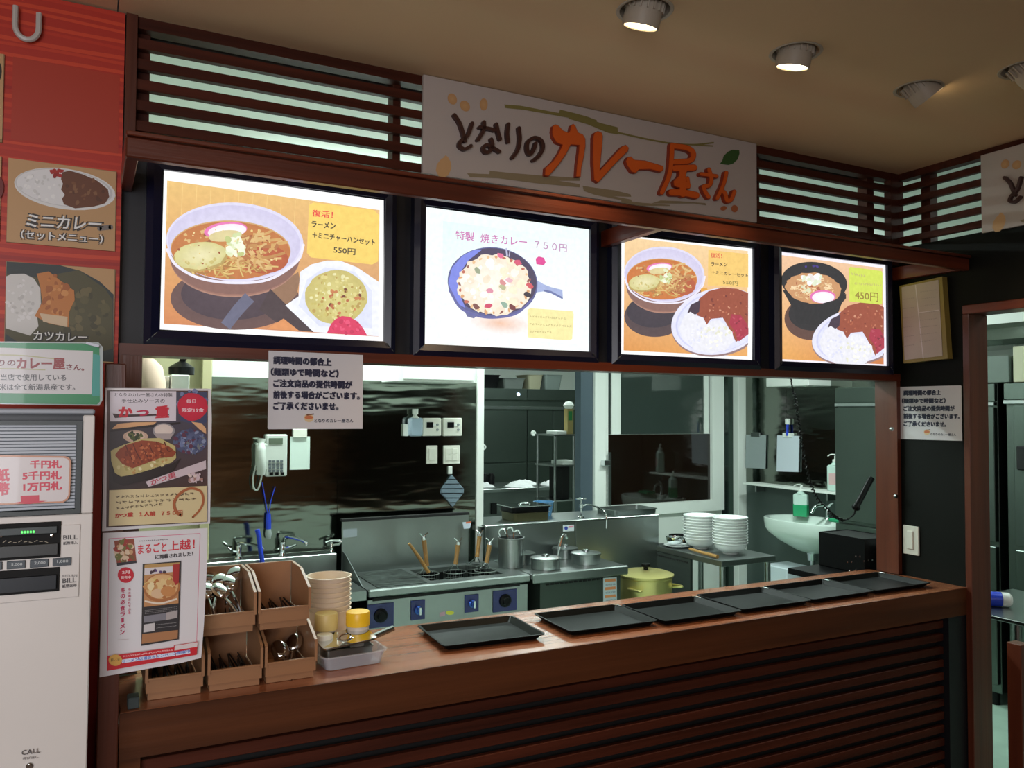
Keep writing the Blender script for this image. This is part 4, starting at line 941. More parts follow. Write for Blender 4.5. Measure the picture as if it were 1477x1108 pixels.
def dp2(P):
    for a in (((80, 130), (690, 95)), ((690, 95), (665, 880)), ((80, 130), (70, 920))): P.stroke(a, 4, (214, 110, 140), cap=False)
    P.poly([(115, 145), (248, 128), (266, 292), (134, 312)], (150, 74, 50)); P.blobs(185, 215, 62, 76, 60, 8, 22, [(206, 160, 116), (126, 90, 50), (226, 200, 170), (170, 60, 50), (120, 120, 60)], seed=81)
    P.poly([(132, 292), (264, 276), (266, 292), (134, 312)], (50, 46, 52))
    P.text('まるごと', (275, 232), (465, 214), (275, 168), (214, 46, 62), .02); P.text('上越！', (478, 212), (652, 196), (478, 146), (214, 46, 62), .02)
    P.scribble(280, 146, 475, 132, 8, (120, 110, 116), 14, 3, 2)
    P.text('に掲載されました！', (390, 266), (640, 242), (390, 238), (60, 50, 56), .03)
    P.ell(192, 372, 54, 52, (206, 24, 48)); P.text('2月', (168, 366), (218, 362), (168, 344), (250, 220, 220), .02); P.text('発売中', (160, 402), (226, 398), (160, 380), (250, 220, 220), .02)
    for k, ch in enumerate('冬の必食ラーメン'): P.text(ch if ch != 'ー' else '｜', (158-k*.5+(10 if ch == 'ー' else 0), 490+k*40), (188-k*.5-(10 if ch == 'ー' else 0), 487+k*40), (158-k*.5+(10 if ch == 'ー' else 0), 460+k*40), (196, 44, 90), .03)
    P.stroke([(216, 462), (214, 640)], 0.1, (200, 60, 90), cap=False); P.scribble(216, 470, 216, 640, 12, (206, 70, 100), 2, 9, 2)
    for k, ch in enumerate('今注目されている'): P.text(ch, (206, 478+k*22), (224, 477+k*22), (206, 462+k*22), (206, 70, 100), .01)
    P.stroke([(136, 806), (212, 800)], 2, (200, 180, 180), cap=False)
    P.poly([(305, 298), (562, 276), (546, 802), (295, 845)], (48, 42, 42))
    P.poly([(318, 302), (552, 286), (545, 340), (530, 355), (315, 380)], (190, 150, 90)); P.poly([(318, 325), (510, 312), (508, 350), (316, 372)], (222, 214, 216))
    P.blobs(400, 345, 60, 12, 5, 8, 14, [(96, 70, 120), (70, 50, 60)], seed=82)
    P.poly([(314, 378), (545, 350), (544, 560), (312, 585)], (196, 140, 90)); P.ell(432, 455, 122, 96, (176, 110, 60), (196, 132, 76), ang=-6, n=36); P.ell(432, 448, 110, 82, (222, 176, 120), (232, 196, 140), ang=-6, n=36)
    P.blobs(430, 450, 96, 66, 44, 10, 28, [(232, 200, 140), (206, 150, 90), (240, 220, 170), (186, 116, 60), (226, 206, 120)], seed=83)
    P.ell(405, 495, 44, 32, (226, 190, 150)); P.ell(475, 480, 50, 34, (206, 140, 80)); P.stroke([(318, 545), (420, 560), (535, 530)], 12, (236, 220, 200), cap=False)
    P.poly([(505, 300), (550, 296), (546, 420), (525, 440), (505, 400)], (176, 44, 40))
    P.poly([(310, 592), (543, 565), (541, 735), (302, 762)], (44, 40, 42)); P.poly([(312, 645), (460, 625), (460, 670), (312, 690)], (130, 128, 136)); P.poly([(462, 622), (538, 606), (536, 655), (460, 672)], (176, 166, 164))
    P.poly([(312, 702), (386, 690), (384, 744), (310, 755)], (206, 200, 200)); P.poly([(302, 766), (540, 738), (538, 795), (298, 830)], (176, 122, 80))
    for k in range(3): P.scribble(318, 608+k*10, 535, 582+k*10, 4, (150, 146, 146), 20, 12+k, 1.5)
    P.scribble(395, 700, 530, 686, 6, (160, 156, 156), 14, 22, 1.5); P.scribble(395, 722, 530, 706, 6, (160, 156, 156), 14, 23, 1.5)
    P.poly([(66, 910), (512, 850), (512, 838), (672, 812), (664, 900), (66, 1008)], (206, 30, 44)); P.poly([(518, 840), (670, 816), (668, 846), (516, 872)], (226, 212, 212))
    P.scribble(175, 912, 505, 866, 12, (246, 200, 200), 22, 31, 2)
    for k, (a, b) in enumerate(((165, 275), (280, 395), (400, 520), (525, 620))): P.stroke([(a, 944-k*17), (b, 928-k*17)], 24, (222, 226, 244), cap=False)
    P.text('ラーメン店選抜キャンペーン開催中', (168, 956), (618, 884), (168, 936), (46, 96, 190), .02)
    P.ell(122, 935, 45, 38, (224, 172, 84)); P.text('詳しくは', (92, 945), (150, 937), (92, 925), (90, 60, 30), .02)
poster('white poster with a tall ramen picture and red banner, lower one overlapping the bins', tracer(140, 750, 4.6167, Y=1.890), [(38, 92), (740, 58), (736, 300), (716, 700), (697, 928), (640, 942), (560, 962), (16, 1058)], dp2, P_paper, 0)

# ------------------------------------------------------------------ picking bins
M_bin = mat('bin_tan', (158, 114, 80), 0.4, var=.05); 
def bin_mesh():
    bm = bmesh.new(); w, d, h, tk = .118, .185, .120, .0025
    hf, hs = .045, .088; s0 = .004          # front lip top, side front top
    w2 = w/2
    box(bm, -w2+s0, w2-s0, 0.004, d, 0, tk)                         # floor
    box(bm, -w2+s0, w2-s0, 0.004, 0.004+tk, tk, .018)                # lower front
    box(bm, -w2, w2, -.003, -.003+tk, .018, hf); box(bm, -w2, w2, -.003, .0065, .0165, .019); box(bm, -w2-.001, w2+.001, -.0055, .001, hf, hf+.004, bev=.0005)
    box(bm, -w2+s0, w2-s0, d-tk, d, tk, h); box(bm, -w2, w2, d-.003, d+.004, h, h+.004)
    for s in (-1, 1):
        x0, x1 = sorted((s*w2, s*(w2-tk)))
        a = [(-.003, .018), (d, .018), (d, h), (.085, h), (-.003, hs)]
        for xx in (x0, x1): pass
        va = [bm.verts.new((x0, y, z)) for y, z in a]; vb = [bm.verts.new((x1, y, z)) for y, z in a]
        bm.faces.new(va); bm.faces.new(vb[::-1])
        for i in range(5): bm.faces.new((va[i], va[(i+1) % 5], vb[(i+1) % 5], vb[i]))
        xa, xb = sorted((s*(w2-s0), s*(w2-s0-tk))); box(bm, xa, xb, .004, d, tk, .019)
        # rolled rim along slanted edge
        xr0, xr1 = sorted((s*(w2+.0022), s*(w2-.004)))
        rim = [(-.004, .040), (-.004, hs), (.085, h), (d, h)]
        for p, q in zip(rim, rim[1:]):
            dy, dz = q[0]-p[0], q[1]-p[1]; l = math.hypot(dy, dz); ny, nz = -dz/l*.0035, dy/l*.0035
            v = [bm.verts.new((x, y, z)) for x in (xr0, xr1) for y, z in ((p[0], p[1]), (q[0], q[1]), (q[0]+ny, q[1]+nz), (p[0]+ny, p[1]+nz))]
            bm.faces.new(v[:4]); bm.faces.new(v[4:][::-1])
            for i in range(4): bm.faces.new((v[i], v[(i+1) % 4], v[4+(i+1) % 4], v[4+i]))
    return bm
BINS = [(.187, .911, 'tan picking bin at the lower left, half behind the hanging poster'), (.316, .911, 'tan picking bin in the middle of the lower row'),
        (.442, .911, 'tan picking bin at the right end of the lower row, beside the food container'),
        (.299, 1.0365, 'tan picking bin holding spoons, upper row next to the poster'), (.425, 1.0365, 'nearly empty tan picking bin at the right of the upper row')]
b0 = None
for x, z, lb in BINS:
    if b0 is None:
        b0 = thing('picking_bin', lb, 'bin', (x, 1.98, z), 0, 'tan picking bins on the counter'); obj('body', bin_mesh(), M_bin, b0)
    else: dup(b0, (x, 1.98, z), label=lb)
# bin partly hidden behind poster (upper left)
dup(b0, (.173, 1.98, 1.0365), label='tan picking bin of the upper row hidden behind the posters')
def spoon_bm(l=.15):
    bm = bmesh.new()
    tube(bm, [(0, 0, 0), (0, .03, .002), (0, .07, 0)], [.0042, .0028, .0035], 8, 4)
    n = 12; rings = []
    for k in range(6):
        t = k/5; rr = .019*math.cos(t*PI/2)**.6 if k < 5 else 0
        zz = .012*math.sin(t*PI/2)
        if k == 5: rings.append([bm.verts.new((0, -.022, zz))])
        else: rings.append([bm.verts.new((rr*math.cos(2*PI*i/n), -.022+1.35*rr*math.sin(2*PI*i/n), zz)) for i in range(n)])
    for a, b in zip(rings, rings[1:]):
        for i in range(n):
            j = (i+1) % n
            if len(b) == 1: bm.faces.new((a[i], a[j], b[0]))
            else: bm.faces.new((a[i], a[j], b[j], b[i]))
    return bm
sp0 = None; rs = random.Random(4)
for (x, y, z, a, tilt, lb) in [(.268, 2.045, 1.098, 10, 40, 'round silver spoon bowl at the left of the spoon bin'), (.292, 2.07, 1.112, -20, 48, 'silver spoon near the middle of the spoon bin, behind the front ones'),
                       (.322, 2.06, 1.108, 15, 46, 'largest silver spoon bowl, near the right of the spoon bin'), (.303, 2.035, 1.098, 40, 30, 'silver spoon lying in the centre of the spoon bin'),
                       (.280, 2.11, 1.115, 0, 55, 'silver spoon at the back left of the spoon bin'), (.33, 2.10, 1.122, -30, 55, 'silver spoon at the back right of the spoon bin, highest of them')]:
    if sp0 is None:
        o = sp0 = obj('spoon', spoon_bm(), M_chrome, smooth=True)
    else:
        o = sp0.copy(); COL.objects.link(o)
    o.location = (x, y+.030, z+.004); o.scale = (1.2,)*3; o.rotation_euler = (math.radians(-22-tilt*.1), math.radians(rs.uniform(-12, 12)), math.radians(a*.6+180)); tag(o, lb, 'spoon', 'silver spoons in the upper bin')
# fork handles in spoon bin and other dark utensils in the bins
def stick(name, p, a, l, r, m, lb, grp, tilt=12, cat='chopstick'):
    bm = bmesh.new(); tube(bm, [(0, -l/2, 0), (0, l/2, 0)], [r, r*.6], 6)
    o = obj(name, bm, m, smooth=True, loc=p, rot=(math.radians(tilt), 0, math.radians(a))); return tag(o, lb, cat, grp)
for k in range(7):
    stick('fork_handle', (.262+k*.0125, 2.03, 1.064+.0015*(k % 2)), -8+5*(k % 3), .085, .003, M_chrome, 'thin bright cutlery handle at the front of the spoon bin', 'cutlery handles in the upper bin', 14, 'cutlery')
for bx, bz, n in ((.187, .911, 14), (.316, .911, 16), (.425, 1.0365, 12)):
    w_ = {.187: 'lower left bin', .316: 'middle lower bin', .425: 'upper right bin'}[bx]
    for k in range(n):
        stick('chopstick', (bx-.040+k*.08/(n-1), 2.07+.004*(k % 3), bz+.012+.007*(k % 3)), -5+4*(k % 4), .13, .0032, M_dark, 'dark chopstick lying in the '+w_, 'dark chopsticks in the '+w_, 8)
sp = sp0.copy(); COL.objects.link(sp); sp.location = (.437, 2.04, .946); sp.rotation_euler = (math.radians(-35), 0, math.radians(190)); tag(sp, 'single silver ladle spoon shining in the lower right bin', 'spoon')
sp = sp0.copy(); COL.objects.link(sp); sp.location = (.465, 2.07, .952); sp.rotation_euler = (math.radians(-35), .2, math.radians(150)); tag(sp, 'silver spoon at the right rear of the lower right bin', 'spoon')

# ------------------------------------------------------------------ things beside the bins
M_cup = mat('ivory_cup', (232, 216, 196), 0.45)
bm0 = bmesh.new(); lathe(bm0, [(0, .001), (.040, .001), (.044, 0), (.056, .094), (.0605, .095), (.0615, .099), (.058, .0995), (.0555, .096), (.042, .004), (0, .004)], 36)
cup0 = None; cx, cy = at(476, 850, Y=2.22).x, 2.235
for k in range(8):
    z = .911+k*.0128
    if cup0 is None: o = cup0 = obj('paper_bowl', bm0, M_cup, smooth=True)
    else: o = cup0.copy(); COL.objects.link(o)
    o.location = (cx+.0004*(k % 2), cy, z-.03 if False else z); tag(o, 'ivory disposable bowl, %s of the stack behind the bins' % ORD[7-k], 'bowl', 'nested ivory bowls on the counter')
def jar(loc, r, h, lid, label, lr=None, frac=.68, body=M_cup):
    t = thing('lidded_jar', label, 'jar', loc); bm = bmesh.new()
    lathe(bm, [(0, 0), (r*.9, 0), (r*.93, .003), (r, h*frac), (r*.9, h*frac+.002)], 28); obj('jar_body', bm, body, t, True)
    bm = bmesh.new(); lr = lr or r*1.08
    lathe(bm, [(lr*.98, h*frac), (lr, h*frac+.002), (lr, h-.004), (lr*.94, h), (0, h+.001)], 32); obj('lid', bm, lid, t, True)
    return t
M_yel = mat('yellow_lid', (244, 196, 40), 0.35); M_clear = mat('frosted_plastic', (206, 196, 184), 0.35, trans=.0)
j = at(511, 905, Y=2.13); jar((j.x+.005, 2.115, .911), .029, .112, M_yel, 'small container with a bright yellow lid beside the stacked bowls', body=M_clear)
j = at(472, 905, Y=2.12); jar((j.x+.001, 2.135, .911), .026, .112, mat('pale_yellow_lid', (222, 200, 130), 0.4), 'small container with a pale yellow lid in front of the stacked bowls', body=M_clear, lr=.030, frac=.62)
j = at(465, 925, Y=2.10); jar((j.x+.002, 2.085, .911), .019, .07, M_ivory, 'tiny white pot beside the bins under the pale yellow lid', body=M_ivory, lr=.021)
# clear plastic tub
cc = at(508, 955, Z=.93)
t = thing('plastic_tub', 'clear shallow plastic tub holding the steel container, right of the bins', 'container', (.607, 2.055, .911), 0.06)
bm = bmesh.new(); M_tub = mat('clear_tub', (214, 218, 226), .12, alpha=.38, coat=.5)
def tray_mesh(bm, w, d, h, fl_, tk=.0015, rim=.004, seg=5, cr_=.012):
    def ring(w_, d_, z, r): 
        return [bm.verts.new((x-0, y-0, z)) for x, y in rrect(-w_/2, -d_/2, w_/2, d_/2, r, seg)]
    rs_ = [ring(w-2*fl_, d-2*fl_, 0, cr_*.8), ring(w, d, h, cr_), ring(w+2*rim, d+2*rim, h, cr_+rim), ring(w+2*rim, d+2*rim, h-tk*1.5, cr_+rim)]
    rs2 = [ring(w-2*fl_-2*tk, d-2*fl_-2*tk, tk, cr_*.7), ring(w-tk, d-tk, h-tk, cr_)]
    bm.faces.new(rs_[0][::-1]); n = len(rs_[0])
    for a, b in zip(rs_[2:], rs_[3:]): 
        for i in range(n): bm.faces.new((a[i], a[(i+1) % n], b[(i+1) % n], b[i]))
    top = ring(w-tk*2, d-tk*2, h, cr_-tk)
    for a, b in ((rs_[0], rs_[1]), (top, rs_[2]), (rs2[0], top)):
        for i in range(n): bm.faces.new((a[i], a[(i+1) % n], b[(i+1) % n], b[i]))
    bm.faces.new(rs2[0])
tray_mesh(bm, .165, .105, .034, .01, rim=.005, cr_=.02); obj('tub', bm, M_tub, t, True)
t = thing('steel_container', 'rectangular stainless steel container with a lid and scoop, in the clear tub', 'container', (.597, 2.062, .9145), 0.05)
bm = bmesh.new(); tray_mesh(bm, .122, .082, .042, .002, rim=.002, cr_=.008); obj('pan', bm, M_steel, t, True)
bm = bmesh.new(); 
for i, (rw_, rd, z) in enumerate(((.072, .048, .006), (.070, .046, .009))): pass
pl = [bm.verts.new((x, y, .0)) for x, y in rrect(-.070, -.048, .070, .048, .012)]; p2_ = [bm.verts.new((x, y, .004)) for x, y in rrect(-.070, -.048, .070, .048, .012)]; p3_ = [bm.verts.new((x, y, .0025)) for x, y in rrect(-.064, -.042, .064, .042, .009)]; p4_ = [bm.verts.new((x, y, .0035)) for x, y in rrect(-.040, -.024, .040, .024, .006)]
n = len(pl)
for a, b in ((pl, p2_), (p2_, p3_), (p3_, p4_)):
    for i in range(n): bm.faces.new((a[i], a[(i+1) % n], b[(i+1) % n], b[i]))
bm.faces.new(pl[::-1]); bm.faces.new(p4_)
lathe(bm, [(.022, .0036), (.020, .006), (.010, .005), (0, .004)], 20)
tube(bm, [(-.016, 0, .006), (-.008, 0, .012), (.008, 0, .012), (.016, 0, .006)], .0022, 8, 4)
lid = obj('lid', bm, M_chrome, t, True, loc=(0, 0, .055), rot=(math.radians(5), math.radians(-4), 0))
bm = bmesh.new(); tube(bm, [(.03, .0, .040), (.09, .006, .052), (.135, .012, .062)], [.003, .0045, .008], 8, 4); bm.transform(Matrix.Scale(1, 4)); obj('scoop_handle', bm, M_steel, t, True)

# ------------------------------------------------------------------ black trays
M_tray = mat('tray_black', (13, 15, 15), 0.4, bump=.02, bscale=300, ior=1.17)
tr0 = None
TR = [(1.012, 2.135, -3, 'black serving tray nearest the food container, leftmost of the row'), (1.388, 2.112, -2, 'second black serving tray from the left, with the pale reflection'), (1.700, 2.090, -1, 'third black serving tray from the left'),
      (2.016, 2.098, -1, 'fourth black serving tray from the left'), (2.326, 2.100, 0, 'fifth black serving tray from the left, in front of the black box'), (2.637, 2.102, 0, 'black serving tray against the right side wall, last of the row')]
for x, y, a, lb in TR:
    if tr0 is None:
        bm = bmesh.new(); tray_mesh(bm, .298, .226, .017, .014, rim=.004, cr_=.010)
        tr0 = thing('serving_tray', lb, 'tray', (x, y, .9108), math.radians(a), 'black serving trays along the counter'); obj('tray_body', bm, M_tray, tr0, True)
        bm = bmesh.new(); tube(bm, [(.146, .080, .0175), (.146, .104, .0175), (.135, .111, .0175)], .0012, 6); obj('worn_corner', bm, M_steel, tr0, label='bare worn metal at a corner')
    else: dup(tr0, (x, y, .9108), math.radians(a), label=lb, group='black serving trays along the counter')
# black box behind the trays
a, b = at(1187, 768, Y=2.56), at(1262, 835, Y=2.345)
t = thing('black_box', 'black box with a shiny opening at the right end of the counter', 'box', (2.9, 2.45, .886))
x0, x1 = a.x, 3.05
part(t, 'body', B((x0, x1, 2.345, 2.348, .886, a.z), (x0, x0+.003, 2.348, 2.58, .886, a.z), (x1-.003, x1, 2.348, 2.58, .886, a.z), (x0, x1, 2.58, 2.583, .886, a.z), (x0, x1, 2.348, 2.58, .886, .889)), M_dark)
part(t, 'top', B((x0+.003, x1-.003, 2.348, 2.58, a.z-.006, a.z-.003)), M_dark)
bm = bmesh.new(); R2 = random.Random(2)
for k in range(7):
    c = at(1222+k*6, 806+R2.uniform(-4, 5), Y=2.343); lathe(bm, [(0, 0), (.004, .001), (0, .003)], 6, c, Matrix.Rotation(PI/2, 4, 'X'))
c = at(1230, 824, Y=2.343); tube(bm, [(c.x-.02, 2.343, c.z+.004), (c.x, 2.343, c.z-.004), (c.x+.018, 2.343, c.z+.006)], .002, 6, 4)
part(t, 'chrome_trim', bm, M_chrome, True)
# dark bracket at the counter's left end
c = at(193, 996, Y=1.95); tag(obj('grey_clamp', B((c.x-.012, c.x+.011, 1.94, 1.975, .911, .935), bev=.002), mat('clamp_grey', (56, 66, 66), .4)), 'small grey clamp on the counter at the left of the lowest bin', 'clamp')

# ------------------------------------------------------------------ ceiling spots
M_lamp = mat('spot_housing', (176, 166, 150), 0.5)
def spot_thing(x, y, tgt, label):
    t = thing('ceiling_spotlight', label, 'spotlight', (x, y, ZC), 0, 'adjustable ceiling spotlights')
    bm = bmesh.new(); lathe(bm, [(RH-.001, .03), (RH-.001, -.001), (RH+.006, -.0025), (RH+.008, -.0005)], 40); obj('trim_ring', bm, M_lamp, t, True)
    d = (Vector(tgt)-Vector((x, y, 2.50))).normalized(); q = d.to_track_quat('-Z', 'Y').to_matrix().to_4x4()
    T = Matrix.Translation((0, 0, .012)) @ q
    bm = bmesh.new(); lathe(bm, [(0, .028), (.030, .026), (.040, .018), (.044, 0), (.046, -.030), (.045, -.050), (.041, -.050), (.040, -.045)], 32); bm.transform(T); obj('housing', bm, M_lamp, t, True)
    bm = bmesh.new()
    for i in range(18):
        a_ = 2*PI*i/18; box(bm, .043, .050, -.0018, .0018, -.012, .018, M=T @ Matrix.Rotation(a_, 4, 'Z'))
    obj('cooling_fin', bm, M_lamp, t, kind='stuff')
    bm = bmesh.new(); lathe(bm, [(0, -.047), (.041, -.047)], 32); bm.transform(T); obj('lit_face', bm, M_warm_e, t, label='glowing warm lens')
for ((x, y), tg), lb in zip(SPOTS, ('glowing ceiling spotlight nearest the top edge above the long sign', 'glowing ceiling spotlight, middle of the ceiling to the right of the sign', 'ceiling spotlight turned to the right, its lens hidden', 'ceiling spotlight cut off by the right edge of the photo')):
    spot_thing(x, y, tg, lb)
# ------------------------------------------------------------------ kitchen: steel wall and what hangs on it
K = lambda x, y, yy=YB: at(x, y, Y=yy)
def wbox(name, q, d, m, label=None, cat=None, t=None, bev=.002, y=YB, group=None):
    """box on a wall facing the hall: q = pixel corners (left, top, right, bottom), d = depth off the wall"""
    a, b = K(q[0], q[1], y-d), K(q[2], q[3], y-d)
    bm = B((a.x, b.x, y-d, y-.0005, b.z, a.z), bev=bev)
    if t: return part(t, name, bm, m, label=label)
    o = obj(name, bm, m); return tag(o, label, cat, group)
# wall telephone
c = K(398, 656); t = thing('wall_telephone', 'grey wall telephone with handset and keypad on the steel wall', 'telephone', (c.x, YB, K(400, 688).z))
M_ph = mat('phone_grey', (198, 204, 196), .45)
wbox('body', (384, 627, 414, 687), .03, M_ph, t=t, bev=.005)
wbox('display', (388, 632, 408, 641), .033, mat('phone_lcd', (96, 108, 92), .2), t=t, bev=.001)
for r in range(4):
    for k in range(4): wbox('key', (387.5+k*5.6, 664+r*4.6, 391.5+k*5.6, 667.2+r*4.6), .034, mat('phone_key', (84, 92, 96), .5), t=t, bev=0)
for k in range(3): wbox('key', (389+k*8, 681.5, 394+k*8, 685.5), .035, M_dark, t=t, bev=.0)
bm = bmesh.new(); a = K(377, 634, YB-.05); b = K(376, 684, YB-.05)
tube(bm, [(a.x, a.y, a.z), (a.x-.002, a.y-.012, a.z-.05), (b.x, b.y-.012, b.z+.05), (b.x, b.y, b.z)], [.020, .015, .015, .020], 10, 4)
part(t, 'handset', bm, M_ph, True)
wbox('cradle', (370, 640, 386, 678), .03, M_ph, t=t, bev=.004)
bm = bmesh.new(); p = [K(x, y, YB-.04) for x, y in ((369, 672), (365, 690), (366, 704), (371, 707), (375, 698), (378, 684))]; tube(bm, p, .004, 6, 4); part(t, 'cord', bm, M_ph, True)
# papers under the notice
c = K(432, 640); t = thing('memo_sheet', 'small pale memo sheet on a clip, hanging below the notice', 'paper', (c.x, YB, c.z))
wbox('sheet', (419, 630, 446.5, 677), .006, mat('pale_memo', (206, 222, 212), .6), t=t, bev=0); wbox('clip', (423, 619, 443, 631), .014, M_ivory, t=t)
# hanging blue scrubbing brush
t = thing('hanging_brush', 'blue handled brush hanging on a blue cord below the telephone', 'brush', tuple(K(387, 745, YB-.02)))
M_blue = mat('blue_plastic', (34, 62, 190), .35)
bm = bmesh.new(); p = [K(x, y, YB-.02) for x, y in ((378, 696), (382, 718), (387, 742), (391, 722), (397, 702))]; tube(bm, p, .0022, 6, 4); part(t, 'cord', bm, M_blue, True)
bm = bmesh.new(); p = [K(x, y, YB-.02) for x, y in ((387, 741), (387, 752), (387, 763))]; tube(bm, p, [.011, .013, .013], 10); part(t, 'handle', bm, M_blue, True)
bm = bmesh.new(); p = [K(x, y, YB-.02) for x, y in ((387, 763), (387, 770), (387, 777))]; tube(bm, p, [.012, .016, .012], 10); part(t, 'bristles', bm, mat('bristle_grey', (150, 160, 156), .6), True)
# white wall box up high
a, b = K(570, 515, YB-.2), K(685, 553, YB-.2)
t = thing('wall_cabinet', 'white box cabinet fixed high on the steel wall, cut by the wood trim', 'cabinet', ((a.x+b.x)/2, YB, b.z))
part(t, 'body', B((a.x, b.x, YB-.2, YB-.001, b.z, b.z+.4), bev=.003), M_white)
part(t, 'door', B((a.x+.04, b.x-.012, YB-.208, YB-.2005, b.z+.012, b.z+.39), bev=.002), M_white)
# dispenser bottle
t = thing('soap_bottle', 'small clear bottle with white cap fixed beside the two controllers', 'bottle', (K(595, 629).x, YB-.035, K(595, 629).z))
h_ = K(595, 590).z-K(595, 629).z; bm = bmesh.new(); box(bm, -.034, .034, -.022, .022, 0, h_*.68, bev=.008); obj('body', bm, mat('bottle_blue_grey', (176, 196, 214), .2), t, True)
bm = bmesh.new(); lathe(bm, [(.022, h_*.66), (.010, h_*.76), (.010, h_*.8), (.015, h_*.8), (.015, h_), (0, h_)], 16); obj('cap', bm, M_white, t, True)
wbox('bottle_bracket', (585, 612, 589, 629), .03, M_white, t=t, bev=0)
# two heater controllers
for k, (x0, lb) in enumerate(((610, 'left one of two white heater controllers with a dark display'), (640, 'right one of two white heater controllers with a dark display'))):
    t = thing('wall_controller', lb, 'controller', (K(x0+13, 616).x, YB, K(x0+13, 629).z))
    wbox('body', (x0, 603, x0+26.5, 629), .02, M_ivory, t=t, bev=.004)
    wbox('display', (x0+5.5, 609, x0+15, 617), .0215, M_dark, t=t, bev=0)
    for (u, v) in ((21, 612.5), (21, 620)):
        c = K(x0+u, v, YB-.02); bm = bmesh.new(); lathe(bm, [(.007, 0), (.006, .004), (0, .004)], 14, c, Matrix.Rotation(PI/2, 4, 'X')); part(t, 'button', bm, mat('button_grey', (150, 156, 156), .4), True)
    wbox('lamp_mark', (x0+15.2, 611, x0+19, 615), .0216, M_white, t=t, bev=0)
for (q, lb, n) in (((615.5, 643, 631, 669), 'narrow ivory wall switch under the controllers', 1), ((640, 643, 663.5, 669), 'wide ivory wall switch with four keys under the controllers', 2)):
    t = thing('wall_switch', lb, 'switch', (K(q[0]+8, 650).x, YB, K(q[0], q[3]).z)); wbox('plate', q, .008, M_ivory, t=t)
    for i in range(n):
        for j in range(n if n == 2 else 1):
            wx = (q[2]-q[0]-6)/n; hh = (q[3]-q[1]-8)/(2 if n == 2 else 1)
            wbox('key', (q[0]+3.5+i*wx, q[1]+4+j*hh, q[0]+2.5+(i+1)*wx, q[1]+3+(j+1)*hh), .0105, M_ivory, t=t, bev=.0008)
# oven mitt / trivet hung by its corner
t = thing('quilted_trivet', 'blue grey quilted square cloth hanging by one corner beside the white post', 'cloth', tuple(K(651, 676, YB-.01)))
bm = bmesh.new(); c = K(650, 708, YB-.012)
R_q = [(632.5, 709), (650.5, 684), (671, 708), (652, 731)]
for k in range(7):
    v0, v1 = 685+k*6.7, 685+(k+1)*6.7-.6
    def edge(v):
        l = (632.5+(650.5-632.5)*(709-v)/25) if v < 709 else (632.5+(652-632.5)*(v-709)/22)
        r = (671-(671-650.5)*(708-v)/24) if v < 708 else (671-(671-652)*(v-708)/23)
        return min(l, r), max(l, r)
    (a0, b0_), (a1, b1) = edge(v0), edge(min(v1, 730.9))
    q = [K(a0, v0, YB), K(b0_, v0, YB), K(b1, v1, YB), K(a1, v1, YB)]
    f4 = [bm.verts.new((p.x, YB-.004, p.z)) for p in q]; m4 = [bm.verts.new((p.x*.9+c.x*.1, YB-.014, p.z*.8+sum(z.z for z in q)/4*.2)) for p in q]
    for i in range(4): bm.faces.new((f4[i], f4[(i+1) % 4], m4[(i+1) % 4], m4[i]))
    bm.faces.new(m4); bm.faces.new(f4[::-1])
part(t, 'cloth', bm, mat('quilt_blue_grey', (110, 128, 140), .8))
wbox('hook_tag', (647, 673, 652.5, 684), .012, M_white, t=t)
# things seen at the upper left behind the first poster
tag(obj('storage_sack', (lambda bm: (lathe(bm, [(0, 0), (.07, 0), (.075, .1), (.06, .17), (.03, .2), (0, .2)], 20, (K(210, 560, 3.5).x, 3.5, 1.55)), bm)[1])(bmesh.new()), mat('sack_beige', (206, 176, 156), .7), smooth=True), 'rounded beige sack seen over the top of the upper poster', 'sack')
sh = tag(obj('kitchen_shelf', B((-.2, K(288, 560, 3.5).x+.03, 3.35, 3.7, 1.53, 1.55))if False else B((-.3, .42, 3.38, 3.80, 1.525, 1.549)), M_dsteel), 'steel shelf at the far left of the kitchen, mostly behind the upper poster', 'shelf')
a, b = K(245, 541, 3.55), K(271, 565, 3.55); tag(obj('white_box', B((a.x, b.x, 3.5, 3.7, 1.55, a.z), bev=.003), M_white), 'white box on the left kitchen shelf, beside the cream pillar', 'box')
a, b = K(231, 542, 3.52), K(246, 547, 3.52); tag(obj('white_tray', B((a.x, b.x-.004, 3.52, 3.72, 1.5495, a.z), bev=.002), M_white), 'flat white tray beside the white box on the left kitchen shelf', 'tray')
bm = bmesh.new(); c = K(262, 530, 3.6); lathe(bm, [(.05, -.03), (.05, .0), (.02, .02), (.0, .03)], 20, (c.x, 3.6, c.z)); tube(bm, [(c.x, 3.6, c.z+.02), (c.x+.04, 3.6, c.z+.10), (c.x+.1, 3.8, c.z+.14)], .012, 8, 4)
tag(obj('hanging_lamp', bm, M_dark, smooth=True), 'dark hood hanging above the white box at the far left of the kitchen', 'hood')
tag(obj('cream_pillar', B((K(290, 560).x, K(304, 560).x, YB-.03, YB+.02, 0, 2.6), bev=.003), mat('pillar_cream', (186, 178, 138), .55)), 'cream coloured upright pillar at the left end of the steel wall', 'pillar')

